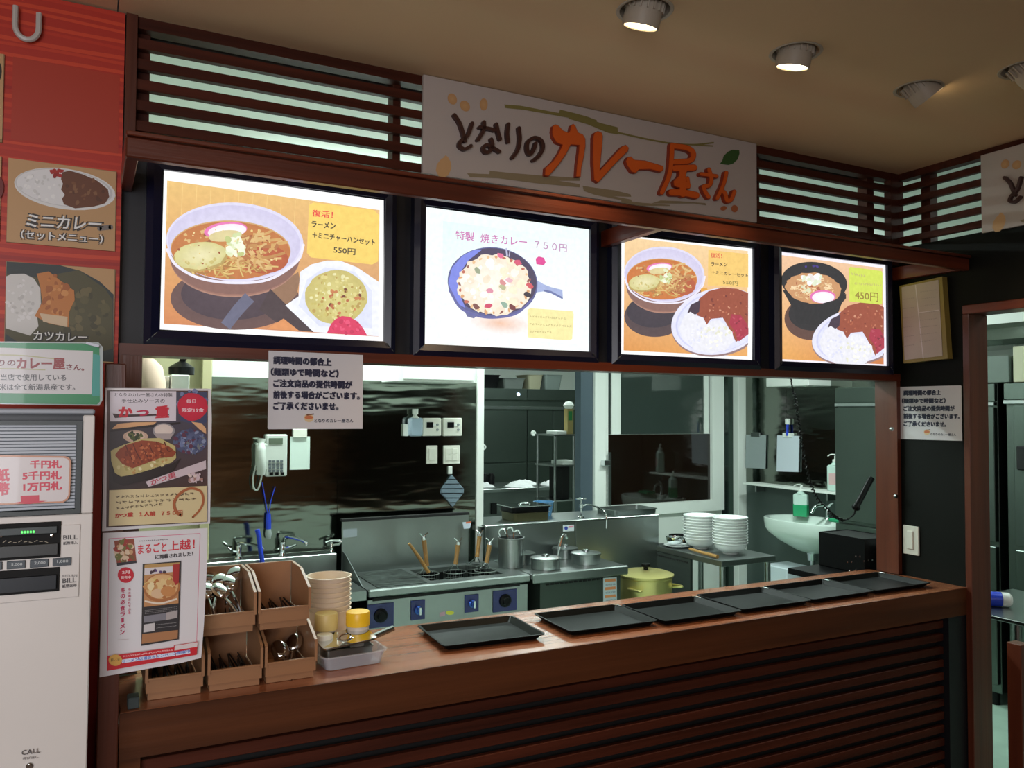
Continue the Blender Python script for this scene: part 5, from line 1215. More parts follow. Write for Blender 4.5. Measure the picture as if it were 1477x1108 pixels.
# ------------------------------------------------------------------ sink unit at the left
YR, YG = 3.335, 3.745               # front and guard planes of the cooking line
x1 = K(492, 800, YG).x
t = thing('sink_unit', 'stainless sink unit with a raised tap ledge along the steel wall', 'sink', (.55, 3.55, 0))
part(t, 'splashback', B((-.3, x1-.02, YG, YB-.004, .795, .893), bev=.003), M_steel)
bw = K(440, 830, 3.6).x
part(t, 'rim', B((-.3, x1-.006, YR, 3.40, .76, .80), (-.3, x1-.006, 3.69, YG, .76, .80), (bw+.06, x1-.006, 3.40, 3.69, .76, .80), (-.3, .35, 3.40, 3.69, .76, .80)), M_steel)
part(t, 'basin', B((.35, .354, 3.40, 3.69, .56, .76), (bw+.056, bw+.06, 3.40, 3.69, .56, .76), (.354, bw+.056, 3.40, 3.404, .56, .76), (.354, bw+.056, 3.686, 3.69, .56, .76), (.354, bw+.056, 3.404, 3.686, .56, .564)), M_dsteel)
part(t, 'cabinet', B((-.3, x1-.006, YR+.02, YB-.01, .08, .555)), M_dsteel)
for (fx, lb, kind) in ((345, 'lever tap on the ledge with a blue hose, leftmost', 0), (408, 'lever tap on the sink ledge below the hanging brush, second from the left', 1), (479, 'small tap at the right end of the sink ledge beside the griddle', 2)):
    c = K(fx, 789 if fx < 470 else 778, YG+.04); zb_ = .894
    t = thing('water_tap', lb, 'tap', (c.x, YG+.045, zb_), 0, None)
    s_ = 1.0 if kind < 2 else .75
    bm = bmesh.new(); lathe(bm, [(.019, 0), (.017, .012), (.012, .016), (.012, .055), (.008, .06), (0, .06)], 16); bm.transform(Matrix.Scale(s_, 4)); obj('body', bm, M_chrome, t, True)
    bm = bmesh.new()
    if kind == 0: tube(bm, [(0, 0, .055), (.0, -.01, .07), (.05, -.05, .065), (.085, -.085, .055), (.09, -.09, .045)], .006, 8, 4)
    elif kind == 1: tube(bm, [(0, 0, .055), (.01, -.01, .085), (.06, -.04, .075), (.09, -.06, .06), (.092, -.062, .045)], .007, 8, 4)
    else: tube(bm, [(-.03, 0, .045), (0, 0, .052), (.035, -.02, .05), (.05, -.03, .035)], .006, 8, 4)
    obj('spout', bm, M_chrome, t, True)
    bm = bmesh.new(); sg_ = -1 if kind == 0 else 1
    tube(bm, [(0, 0, .03), (sg_*.03, -.015, .035), (sg_*.05, -.02, .055)] if kind != 1 else [(0, 0, .03), (.035, -.02, .04), (.055, -.03, .05)], [.006, .007, .005], 8); obj('handle', bm, M_chrome, t, True)
c0 = K(372, 765, YG-.06)
bm = bmesh.new(); p = [K(x, y, YG-.05) for x, y in ((371, 764), (373.5, 775), (375, 790), (377.5, 806), (380, 830))]; tube(bm, p, .0105, 10, 4)
tag(obj('blue_hose', bm, M_blue, smooth=True), 'blue rubber hose hanging from the leftmost tap spout', 'hose')

# ------------------------------------------------------------------ griddle and noodle boiler
X0, X1 = x1+.004, at(766, 829, Z=.80).x
t = thing('cooking_range', 'stainless range with griddle, noodle boiler and blue control panels', 'range', ((X0+X1)/2, 3.55, 0))
hx0, hx1, hy0, hy1 = K(606, 810, 3.55).x+.0, X1-.10, 3.42, 3.69      # boiler well
part(t, 'top', B((X0, hx0, YR+.02, YG, .775, .797), (hx1, X1, YR+.02, YG, .775, .797), (hx0, hx1, YR+.02, hy0, .775, .797), (hx0, hx1, hy1, YG, .775, .797)), M_dsteel)
part(t, 'boiler_well', B((hx0, hx1, hy0, hy1, .60, .604), (hx0, hx0+.003, hy0, hy1, .604, .775), (hx1-.003, hx1, hy0, hy1, .604, .775), (hx0, hx1, hy0, hy0+.003, .604, .775), (hx0, hx1, hy1-.003, hy1, .604, .775)), M_dark)
part(t, 'boiler_water', B((hx0+.003, hx1-.003, hy0+.003, hy1-.003, .70, .735)), mat('boiler_water_grey', (70, 80, 74), .08, spec=.8))
part(t, 'griddle_plate', B((X0+.05, hx0-.03, YR+.05, YG-.03, .797, .801), bev=.001), mat('worn_griddle', (92, 100, 96), .45, .8, bump=.5, bscale=14, col2=(44, 48, 46), vscale=26))
part(t, 'front_edge', B((X0, X1, YR, YR+.022, .765, .800), bev=.006), M_steel)
part(t, 'guard', B((X0, K(676, 740, YG).x, YG, YG+.012, .775, 1.036)), M_steel)
part(t, 'guard_cap', B((X0-.002, K(676, 740, YG).x+.002, YG-.006, YG+.03, 1.036, 1.048)), M_gap)
bm = bmesh.new(); v = [bm.verts.new(p) for p in ((X0+.002, YR+.10, .797), (X0+.002, YG, .797), (X0+.002, YG, .90), (X0+.002, YG-.06, .89))]; v2 = [bm.verts.new((a.co.x+.004, a.co.y, a.co.z)) for a in v]
bm.faces.new(v); bm.faces.new(v2[::-1]); [bm.faces.new((v[i], v[(i+1) % 4], v2[(i+1) % 4], v2[i])) for i in range(4)]; part(t, 'side_guard', bm, M_dsteel)
part(t, 'control_panel', B((X0, X1-.01, YR+.012, YR+.03, .36, .755)), M_steel)
part(t, 'vent_gap', B((X0+.02, X1-.05, YR+.010, YR+.014, .750, .762)), M_gap)
part(t, 'cabinet', B((X0, X1-.01, YR+.031, YB-.02, .06, .598)), M_dsteel)
M_nav = mat('panel_blue', (16, 22, 96), .25, coat=.4)
for k, (q, big) in enumerate((((530, 873, 568, 903), 1), ((593, 867, 613, 893), 0), ((671, 859, 690.5, 882), 0), ((711.5, 853, 745.5, 880), 1))):
    o = wbox('control_plate', q, .0, M_nav, t=t, y=YR+.0115, bev=0) if False else None
    a, b = at(q[0], q[1], Y=YR+.006), at(q[2], q[3], Y=YR+.006); part(t, 'control_plate', B((a.x, b.x, YR+.006, YR+.0115, b.z, a.z), bev=.001), M_nav)
    c = at((q[0]+q[2])/2, (q[1]+q[3])/2, Y=YR+.006); r = .030 if big else .019
    bm = bmesh.new(); lathe(bm, [(r, 0), (r*.95, .008), (r*.6, .012), (r*.55, .022), (0, .023)], 24, (c.x, YR+.006, c.z), Matrix.Rotation(PI/2, 4, 'X')); part(t, 'knob', bm, M_dark if big else mat('knob_blue_chrome', (60, 90, 170), .15, .8), True)
    if not big:
        bm = bmesh.new(); box(bm, c.x-.005, c.x+.005, YR-.026, YR-.016, c.z-.016, c.z+.016, bev=.002); part(t, 'knob_grip', bm, M_chrome)
P = Print(lambda x, y: (lambda p: (p.x, p.z))(at(x, y, Y=YR+.0112))); P.ell(649, 884, 6, 3, (222, 214, 70)); P.poly([(634, 884), (642, 882), (642, 888), (634, 890)], (196, 150, 170))
P.build('warning_sticker', P_paper, t, loc=(-t.location.x, YR+.0112-t.location.y, 0))
P = Print(lambda x, y: (lambda p: (p.x, p.z))(at(x, y, Y=YG-.001))); P.poly([(495, 764), (515, 762), (515, 774), (495, 776)], (150, 158, 164)); 
P.build('worn_label', P_paper, t, loc=(-t.location.x, YG-.001-t.location.y, 0))
P = Print(lambda x, y: (lambda p: (p.x, p.z))(at(x, y, Y=YG-.0015))); P.poly([(667, 753.5), (680, 752), (678, 762), (669, 763)], (196, 206, 220)); P.poly([(672, 753), (680, 752), (679.6, 754.5), (672, 755.5)], (206, 110, 80))
P.build('sticker', P_paper, t, loc=(-t.location.x, YG-.0015-t.location.y, 0))
# noodle baskets standing in the boiler
M_hw = wood('basket_handle_wood', (164, 126, 70), (130, 92, 50), axis='z', coat=0)
def basket(px, py, topx, topy, label, yy):
    c = at(px, py, Y=yy); tp = at(topx, topy, Y=yy)
    t = thing('noodle_basket', label, 'strainer', (c.x, yy, .70), 0, None)
    bm = bmesh.new()
    for k in range(3): 
        z_ = .04+k*.035; tube(bm, [(.052*math.cos(a), .052*math.sin(a), z_) for a in [2*PI*i/20 for i in range(21)]], .0022, 5, cap=False)
    for i in range(12): a = 2*PI*i/12; tube(bm, [(.052*math.cos(a), .052*math.sin(a), .11), (.050*math.cos(a), .050*math.sin(a), .04), (.0, 0, .034)], .0012, 4)
    obj('wire_cage', bm, M_steel, t, True)
    d = Vector((tp.x-c.x, 0, tp.z-.81)); n = d.normalized(); st = Vector((.0, 0, .11))
    bm = bmesh.new(); tube(bm, [st+Vector((-.03, .02, 0)), st+n*.04], .0025, 6); tube(bm, [st+Vector((.03, .02, 0)), st+n*.04], .0025, 6); obj('wire_neck', bm, M_chrome, t, True)
    bm = bmesh.new(); tube(bm, [st+n*.035, st+n*.06, st+n*(d.length-.012)], [.011, .0095, .011], 10); obj('wooden_handle', bm, M_hw, t, True)
    e = st+n*(d.length-.012)
    bm = bmesh.new(); tube(bm, [e, e+n*.012], .012, 10)
    for s in (-1, 1): tube(bm, [e+n*.010, e+n*.02+Vector((s*.012, 0, .004)), e+Vector((s*.02, 0, .03))], .0028, 6, 3)
    obj('hook_end', bm, M_chrome, t, True)
basket(617, 812, 611, 775, 'noodle basket with upright wooden handle, leftmost over the boiler', 3.52)
basket(656, 815, 661, 782, 'noodle basket with upright wooden handle in the middle of the boiler', 3.50)
basket(687, 812, 692, 770, 'noodle basket at the rear right of the boiler', 3.63)
basket(700, 817, 707, 782, 'noodle basket with slanted wooden handle in front of the tall pot', 3.47)
bm = bmesh.new(); tube(bm, [at(590, 784, Y=3.5), at(605, 805, Y=3.5), at(618, 826, Y=3.5)], [.006, .008, .009], 8)
tag(obj('wooden_ladle', bm, M_hw, smooth=True), 'slanting wooden stick leaning in the left noodle basket', 'utensil')
c = at(737, 818, Y=3.56); r = .062
bm = bmesh.new(); h_ = at(737, 775, Y=3.56).z-.798; lathe(bm, [(0, 0), (r, 0), (r, h_-.006), (r+.004, h_-.004), (r+.004, h_), (r-.003, h_), (r-.003, .006), (0, .006)], 36, (c.x+.0, 3.56, .798))
tag(obj('tall_pot', bm, M_steel, smooth=True), 'tall cylindrical steel pot between the noodle baskets and the lidded pots', 'pot')
for k, (px, py) in enumerate(((722, 768), (733, 766), (743, 770))):
    bm = bmesh.new(); a = at(px, py, Y=3.58); tube(bm, [(c.x-.03+k*.03, 3.57, .90), (a.x-.01, 3.58, a.z), (a.x+.012, 3.575, a.z+.016), (a.x+.024, 3.57, a.z-.006)], .0045, 6, 4)
    tag(obj('steel_ladle', bm, M_chrome, smooth=True), 'bright ladle handle hooked over the tall pot, %s' % ('leftmost', 'middle one', 'rightmost')[k], 'ladle')

# ------------------------------------------------------------------ warming counter with lidded pots
XA, XB = X1+.008, 2.38
t = thing('warming_counter', 'dark steel warming counter holding four lidded pots, right of the range', 'counter', ((XA+XB)/2, 3.55, 0))
part(t, 'top', B((XA, XB, YR+.01, YG-.002, .772, .797), bev=.003), M_steel)
part(t, 'front_rail', B((XA, XB, YR-.012, YR+.010, .755, .800), bev=.005), M_steel)
part(t, 'cabinet', B((XA+.06, XB-.02, YR+.03, YG-.002, .06, .77)), mat('cabinet_dark_steel', (70, 80, 74), .5, .6))
for k in range(14): part(t, 'vent_slot', B((XA+.09+k*.026, XA+.108+k*.026, YR+.026, YR+.031, .735, .742)), M_gap)
P = Print(lambda x, y: (lambda p: (p.x, p.z))(at(x, y, Y=YR+.025)))
P.poly([(870, 834), (889.5, 832.5), (890, 869), (870, 871)], (196, 206, 214))
for k in range(3): P.stroke([(872.5, 838+k*11.5), (888, 836.5+k*11.5)], 4, (222, 140, 90), cap=False)
for k in range(3): P.scribble(873, 844+k*11.3, 888, 842.8+k*11.3, 3, (150, 160, 170), 6, k, .8)
P.build('instruction_label', P_paper, t, loc=(-t.location.x, YR+.025-t.location.y, 0))
def soup_pot(px, py, w, lb, yy):
    s = (yy/F)*1.19/1.0
    c = at(px, py, Y=yy); r = w
    t = thing('lidded_pot', lb, 'pot', (c.x, yy, .798))
    bm = bmesh.new(); h_ = .042; lathe(bm, [(0, 0), (r, 0), (r, h_), (r+.006, h_+.002), (r+.006, h_+.006), (r, h_+.006)], 36); obj('pot_body', bm, M_chrome if False else M_steel, t, True)
    bm = bmesh.new(); lathe(bm, [(r+.004, h_+.007), (r+.004, h_+.010), (r*.8, h_+.013), (r*.3, h_+.016), (0, h_+.017)], 36); obj('lid', bm, M_steel, t, True)
    bm = bmesh.new(); lathe(bm, [(.020, h_+.015), (.020, h_+.018), (.010, h_+.018), (.010, h_+.022), (.014, h_+.024), (.012, h_+.028), (0, h_+.029)], 20); obj('knob', bm, M_chrome, t, True)
soup_pot(752, 805, .066, 'lidded steel pot at the rear left of the warming counter', 3.62)
soup_pot(787, 815, .070, 'lidded steel pot at the front left of the warming counter, ladle leaning on it', 3.45)
soup_pot(815, 797, .062, 'lidded steel pot at the rear right of the warming counter', 3.655)
soup_pot(845, 812, .071, 'lidded steel pot at the front right of the warming counter', 3.48)
bm = bmesh.new(); tube(bm, [at(804, 804, Y=3.45), at(808, 785, Y=3.45), at(812, 773, Y=3.45), at(816, 773, Y=3.45), at(818, 777, Y=3.45)], [.004, .004, .006, .010, .008], 8, 4)
tag(obj('steel_ladle', bm, M_chrome, smooth=True), 'black and chrome ladle handle rising between the two front pots', 'ladle')
XG0, XG1 = K(699, 800, YG+.01).x, K(949, 800, YG+.01).x
t = thing('steel_partition', 'long low stainless partition behind the lidded pots', 'partition', ((XG0+XG1)/2, YG+.02, 0))
zt_ = K(820, 753, YG).z
part(t, 'sheet', B((XG0, K(830.5, 800, YG).x-.001, YG+.002, YG+.02, .3, zt_), bev=.002), M_steel); part(t, 'sheet', B((K(830.5, 800, YG).x+.001, XG1, YG+.002, YG+.02, .3, zt_), bev=.002), M_steel)
part(t, 'cap', B((XG0, XG1, YG, YG+.05, zt_+.0005, zt_+.008), bev=.002), M_steel)
part(t, 'shelf', B((XG0, XG1, YG+.052, YG+.42, zt_-.03, zt_-.006)), M_steel)
P = Print(lambda x, y: (lambda p: (p.x, p.z))(at(x, y, Y=YG+.001))); P.poly([(812, 758), (828, 757), (828, 766), (812, 767)], (196, 206, 210)); P.ell(816.5, 762, 2.6, 2.6, (40, 60, 150), n=12); P.poly([(820, 759), (827, 758.5), (827, 761), (820, 761.5)], (206, 130, 150))
P.build('sticker', P_paper, t, loc=(-t.location.x, YG+.001-t.location.y, 0))
# tray stack, blue tub and flat pan standing on the shelf
def pan(name, cx, cy, w, d, h, z, m, lb, cat, grp=None):
    bm = bmesh.new(); tray_mesh(bm, w, d, h, .004, rim=.008, cr_=.02); return tag(obj(name, bm, m, smooth=True, loc=(cx, cy, z)), lb, cat, grp)
zz = zt_-.0055; c = at(757, 750, Y=3.98)
pan('steel_pan', c.x, 3.98, .22, .17, .045, zz, mat('pan_olive_steel', (96, 92, 66), .35, .8), 'olive tinted pan at the bottom of the stack behind the partition', 'pan')
pan('steel_pan', c.x, 3.98, .23, .17, .028, zz+.046, M_dark, 'black pan in the middle of the stack behind the partition', 'pan')
t = thing('pan_lid', 'steel pan lid topping the stack behind the partition', 'lid', (c.x-.004, 3.98, zz+.075)); bm = bmesh.new(); box(bm, -.125, .125, -.09, .09, 0, .006, bev=.002); obj('plate', bm, M_chrome, t); bm = bmesh.new(); tube(bm, [(-.035, 0, .005), (-.02, 0, .014), (.02, 0, .014), (.035, 0, .005)], .005, 8, 4); obj('handle', bm, M_chrome, t, True)
c = at(789, 748, Y=4.05); bm = bmesh.new(); lathe(bm, [(0, 0), (.045, 0), (.058, .075), (.061, .078), (.056, .078), (.043, .003), (0, .003)], 28, (c.x, 4.09, zz)); tag(obj('blue_tub', bm, mat('blue_translucent', (70, 120, 160), .3), smooth=True), 'blue plastic tub beside the pan stack', 'tub')
c = at(905, 746, Y=3.97); pan('steel_pan', c.x, 3.98, .30, .2, .03, zz, M_steel, 'flat empty steel pan on the shelf below the dark window', 'pan')
t = thing('water_tap', 'chrome tap with a cross handle standing behind the partition', 'tap', (at(838, 750, Y=3.90).x, 3.90, zz)); bm = bmesh.new(); lathe(bm, [(.020, 0), (.018, .008), (.007, .012), (.007, .05), (.012, .055), (.012, .075), (.005, .08), (.005, .10), (0, .10)], 16); obj('body', bm, M_chrome, t, True)
bm = bmesh.new(); tube(bm, [(-.032, 0, .105), (.032, 0, .105)], .005, 8); tube(bm, [(0, -.02, .105), (0, .02, .105)], .005, 8); obj('handle', bm, M_chrome, t, True)
bm = bmesh.new(); tube(bm, [(0, 0, .06), (.03, -.03, .075), (.05, -.16, .05), (.052, -.175, -.04)], .0045, 8, 5); obj('spout', bm, M_chrome, t, True)

# golden pot right of the warming counter
c = at(937, 860, Y=3.42); zc = at(937, 832, Y=3.42).z
M_gold = mat('gold_alumite', (214, 202, 132), .34, .85)
t = thing('golden_pot', 'large golden aluminium pot with a domed lid and black knob', 'pot', (2.66-.09, 3.42, 0)); 
cx_ = at(935, 840, Y=3.45).x; t.location = (cx_, 3.47, zc-.245)
r = .135; bm = bmesh.new(); lathe(bm, [(0, 0), (r-.01, 0), (r, .01), (r, .235), (r+.006, .24), (r+.006, .245)], 44); obj('pot_body', bm, M_gold, t, True)
bm = bmesh.new(); lathe(bm, [(r+.009, .246), (r+.009, .252), (r*.85, .262), (r*.4, .270), (0, .272)], 44); obj('lid', bm, M_gold, t, True)
bm = bmesh.new(); lathe(bm, [(.012, .27), (.012, .282), (.024, .29), (.024, .302), (0, .304)], 20); obj('knob', bm, M_dark, t, True)
bm = bmesh.new()
for s in (-1, 1): tube(bm, [(s*.10, -.095, .19), (s*.13, -.13, .195), (s*.14, -.10, .195), (s*.135, -.03, .19)], .006, 8, 5)
obj('handle', bm, M_gold, t, True, kind=None)
tag(obj('pot_stand', B((cx_-.14, cx_+.14, 3.33, 3.61, .0, zc-.2455), bev=.004), M_dsteel), 'low dark stand under the golden pot', 'stand')

# ------------------------------------------------------------------ steel side table with bowls
a, b, d_ = at(1040, 810, Z=.80), at(945, 786, Z=.80), at(1105, 799, Z=.80)
tx0, tx1, ty0, ty1 = 2.875, 3.245, 3.21, 3.80
t = thing('side_table', 'steel side table with legs carrying the stacked bowls', 'table', ((tx0+tx1)/2, 3.5, 0))
part(t, 'top', B((tx0, tx1, ty0, ty1, .770, .80), bev=.002), M_dsteel)
part(t, 'apron', B((tx0+.004, tx0+.02, ty0+.25, ty1, .45, .768)), mat('apron_dark', (60, 68, 64), .5, .5))
part(t, 'shelf', B((tx0+.03, tx1-.03, ty0+.03, ty1-.03, .25, .27)), M_steel)
for x, y in ((tx0+.03, ty0+.03), (tx1-.03, ty0+.03), (tx0+.03, ty1-.03), (tx1-.03, ty1-.03)):
    bm = bmesh.new(); lathe(bm, [(.016, 0), (.016, .768)], 16, (x, y, 0)); part(t, 'leg', bm, M_steel, True)
for k in range(16): part(t, 'vent_slot', B((tx0+.001, tx0+.0042, ty0+.27+k*.02, ty0+.283+k*.02, .745, .752)), M_gap)
M_bowl = mat('white_porcelain', (226, 232, 230), .2, coat=.3)
bb = bmesh.new(); lathe(bb, [(0, 0), (.040, 0), (.042, .008), (.066, .018), (.081, .036), (.0865, .0545), (.0935, .058), (.0935, .062), (.090, .062), (.080, .038), (.060, .022), (.035, .012), (0, .011)], 36)
bo0 = None
for (px, py, yy, n, nm) in ((1010, 742, 3.57, 9, 'left rear stack'), (1053, 745, 3.365, 10, 'right front stack')):
    c = at(px, py, Y=yy); ztop = c.z
    for k in range(n):
        z_ = .8005+k*(ztop-.064-.80)/(n-1)
        if bo0 is None: o = bo0 = obj('ramen_bowl', bb, M_bowl, smooth=True)
        else: o = bo0.copy(); COL.objects.link(o)
        o.location = (c.x, yy, z_); o.rotation_euler = (0, 0, k*.7); tag(o, 'white ramen bowl, %s in the %s on the side table' % (ORD[n-1-k], nm), 'bowl', 'white bowls on the side table')
c = at(962, 785, Y=3.60)
t = thing('oval_plate', 'white plate under the steel ladles on the side table', 'plate', (2.955, 3.66, .8005)); bm = bmesh.new(); lathe(bm, [(0, 0), (.05, 0), (.072, .010), (.076, .012), (.07, .0125), (.05, .003), (0, .003)], 32); obj('plate_body', bm, M_bowl, t, True)
bm = bmesh.new(); lathe(bm, [(0, 0), (.035, .004), (.048, .02), (.05, .04), (.047, .04), (.044, .02), (.03, .007), (0, .004)], 24, (2.945, 3.67, .815)); tube(bm, [(2.93, 3.62, .853), (2.915, 3.58, .858), (2.905, 3.55, .852)], .006, 8, 4); tag(obj('small_pan', bm, M_chrome, smooth=True), 'small shiny steel pan lying on the white plate', 'pan')
bm = bmesh.new(); lathe(bm, [(0, 0), (.045, 0), (.055, .05), (.05, .05), (.04, .003), (0, .003)], 24, (3.03, 3.745, .8005)); tag(obj('black_bowl', bm, M_dark, smooth=True), 'black bowl behind the small steel pan', 'bowl')
bm = bmesh.new(); tube(bm, [(2.925, 3.52, .812), (2.91, 3.42, .812), (2.90, 3.27, .811)], [.007, .008, .010], 8); tag(obj('wooden_rod', bm, M_hw, smooth=True), 'long wooden handled tool lying along the near edge of the side table', 'utensil')
# ------------------------------------------------------------------ window wall and the right end of the kitchen
YK, XK = 5.1, 4.8
KX = lambda x: at(x, 640, Y=YK).x
struct('trim_3', B((KX(835.5), KX(853)-.001, YK-.02, YK+.06, 0, 2.6)), mat('post_blue_grey', (84, 98, 108), .4, .3))
struct('trim_4', B((KX(853), KX(869), YK-.05, YK+.06, 0, 2.6), bev=.003), M_white)
wn = thing('window_1', 'x', 'x', (KX(955), YK, .8)); del wn['label'], wn['category']; wn['kind'] = 'structure'
z0w, z1w = at(950, 725, Y=YK).z, 2.05
part(wn, 'window_frame', B((KX(874), KX(1024), YK-.03, YK+.03, z0w-.085, z0w), (KX(1024), KX(1041), YK-.03, YK+.03, z0w-.085, z1w), (KX(869)+.002, KX(874), YK-.03, YK+.03, z0w-.085, z1w), (KX(874), KX(1024), YK-.03, YK+.03, z1w-.08, z1w)), M_white)
zm = at(960, 626, Y=YK).z
M_gl = mat('glass_dark_reflection', (24, 15, 10), .04, spec=.8)  # dark brown reflection put into the colour of the lower glass
part(wn, 'pane', B((KX(874)+.001, KX(1024)-.001, YK+.002, YK+.006, zm, z1w-.081)), mat('glass_green_reflection', (52, 62, 58), .05, spec=.9))  # upper glass coloured with the greenish reflection it shows
part(wn, 'pane', B((KX(874)+.001, KX(1024)-.001, YK-.002, YK+.002, z0w+.001, zm-.002)), M_gl)
part(wn, 'mullion', B((KX(881), KX(894), YK-.010, YK+.001, zm, z1w-.081), (KX(1015), KX(1021), YK-.010, YK+.001, zm, z1w-.081)), M_white)
part(wn, 'handle', B((KX(861), KX(870), YK-.10, YK-.052, at(865, 671, Y=YK).z, at(865, 663, Y=YK).z), bev=.003), M_chrome)
part(wn, 'pull_bar', B((KX(870.5), KX(874.5), YK-.07, YK-.055, at(872, 728, Y=YK).z, at(872, 652, Y=YK).z), bev=.002), M_steel)
struct('wall_back', B((KX(869), KX(1041), YK, YK+.06, 0, z0w-.086), (KX(869), 4.8, YK, YK+.06, z1w+.001, 2.6)), M_kwall)
struct('wall_back', B((KX(1041)+.002, KX(1060), YK+.02, YK+.06, 0, z1w)), mat('green_steel_panel', (70, 84, 78), .2, .9))
struct('trim_5', B((KX(1060), KX(1073), YK-.04, YK+.06, 0, z1w), bev=.003), M_white)
# steel splash wall on the right side wall
a = at(1073, 640, X=XK-.012)
st_ = thing('wall_steel', 'x', 'x', (XK, 4.5, 0)); del st_['label'], st_['category']; st_['kind'] = 'structure'; st_.name = 'wall_side.004'
part(st_, 'panel', B((XK-.012, XK-.002, 4.62, YK-.045, at(1090, 699, X=XK-.012).z, 1.9)), M_steelm)
part(st_, 'panel', B((XK-.012, XK-.002, 3.2, 4.618, at(1090, 699, X=XK-.012).z, 1.9)), M_steelm)
part(st_, 'lower_panel', B((XK-.010, XK-.002, 3.2, YK-.045, .0, 1.0)), mat('lower_green_grey', (72, 84, 80), .35, .3))
# shelf
a, b = at(1095, 700, X=4.66), at(1202, 716, X=4.66)
t = thing('wall_shelf', 'white shelf board on the steel wall above the washbasin', 'shelf', (4.72, 4.5, a.z-.03)); part(t, 'board', B((4.655, XK-.013, 4.02, 4.95, .985, 1.0), bev=.002), M_white)
for y in (4.15, 4.85): part(t, 'bracket', B((4.70, XK-.013, y, y+.015, .93, .9845)), M_steel)
# hanging sheets
for k, (q, lb, g) in enumerate((((1076, 627, 1104, 676), 'grey sheet in a holder hanging left of the pale sheets', (150, 160, 160)), ((1121, 628, 1152, 681), 'pale sheets on a clipboard hanging above the washbasin', (206, 214, 224)))):
    p = [at(x, y, X=XK-.03) for x, y in ((q[0], q[1]), (q[2], q[1]+1), (q[2]-1, q[3]), (q[0]-1, q[3]-1))]
    t = thing('hanging_sheets', lb, 'papers', (XK-.02, (p[0].y+p[1].y)/2, p[0].z)); bm = bmesh.new(); lquad(bm, p, XK-.03, XK-.02); part(t, 'sheets', bm, mat('sheet_%d' % k, g, .6))
    bm = bmesh.new(); c = (p[0]+p[1])/2; box(bm, XK-.036, XK-.014, c.y-.05, c.y+.05, c.z-.015, c.z+.02, bev=.003); part(t, 'clip', bm, M_white if k else M_dsteel)
    if k:
        bm = bmesh.new(); tube(bm, [(XK-.035, c.y, c.z), (XK-.035, c.y, c.z+.06), (XK-.03, c.y, c.z+.09)], .010, 8); part(t, 'pen', bm, M_blue, True); bm = bmesh.new(); box(bm, XK-.045, XK-.016, c.y-.018, c.y+.018, c.z+.085, c.z+.13, bev=.006); part(t, 'hook_tag', bm, M_white)
# washbasin on the right wall
t = thing('washbasin', 'white wall hung washbasin beyond the stacked bowls', 'washbasin', (4.56, 4.20, 0)); zb = .80
M_por = mat('basin_porcelain', (222, 236, 228), .15, coat=.4)
bm = bmesh.new(); n = 40; rings = []
def bring(rx, ry, z_, cx=0): return [bm.verts.new((4.56+cx+(rx*math.copysign(abs(math.cos(a))**.75, math.cos(a))), 4.20+ry*math.copysign(abs(math.sin(a))**.75, math.sin(a)), z_)) for a in [2*PI*i/n for i in range(n)]]
prof = [(.05, .05, zb-.24, .05), (.09, .12, zb-.22, .04), (.16, .23, zb-.16, .02), (.195, .30, zb-.105, 0), (.208, .328, zb-.075, 0), (.215, .335, zb-.02, 0), (.215, .335, zb-.004, 0), (.208, .328, zb, 0), (.185, .29, zb-.004, -.005), (.15, .23, zb-.06, -.02), (.08, .12, zb-.12, -.01), (.02, .02, zb-.125, 0)]
rr_ = [bring(a, b, c, d) for a, b, c, d in prof]
for p, q in zip(rr_, rr_[1:]):
    for i in range(n): bm.faces.new((p[i], p[(i+1) % n], q[(i+1) % n], q[i]))
bm.faces.new(rr_[0][::-1]); bm.faces.new(rr_[-1]); part(t, 'bowl', bm, M_por, True)
bm = bmesh.new(); lathe(bm, [(.035, zb-.29), (.038, zb-.25), (.05, zb-.22)], 20, (4.6, 4.20, 0)); lathe(bm, [(.016, .25), (.016, zb-.27)], 16, (4.6, 4.20, 0)); tube(bm, [(4.6, 4.20, .26), (4.6, 4.18, .19), (4.62, 4.11, .19), (4.64, 4.07, .26), (4.7, 4.05, .30), (4.78, 4.05, .30)], .016, 10, 4); part(t, 'drain_pipe', bm, M_chrome, True)
bm = bmesh.new(); 
for y, k in ((4.02, 0), (3.97, 1)): tube(bm, [(4.74, y, .70), (4.66, y, .55), (4.62, y+.03, .42), (4.66, y+.05, .36), (4.76, y+.05, .38)], .007, 8, 5)
part(t, 'supply_hose', bm, M_chrome, True)
t = thing('basin_tap', 'chrome tap of the washbasin with a curved spout', 'tap', (4.70, 4.15, zb)); bm = bmesh.new(); lathe(bm, [(.024, 0), (.022, .01), (.016, .015), (.016, .07), (.012, .085), (0, .085)], 16); obj('body', bm, M_chrome, t, True)
bm = bmesh.new(); tube(bm, [(0, 0, .06), (-.03, .01, .10), (-.09, .03, .09), (-.12, .04, .045)], .011, 10, 5); obj('spout', bm, M_chrome, t, True)
bm = bmesh.new(); tube(bm, [(0, 0, .085), (0, -.02, .11), (0, -.05, .125)], [.010, .010, .006], 8); obj('lever', bm, M_chrome, t, True)
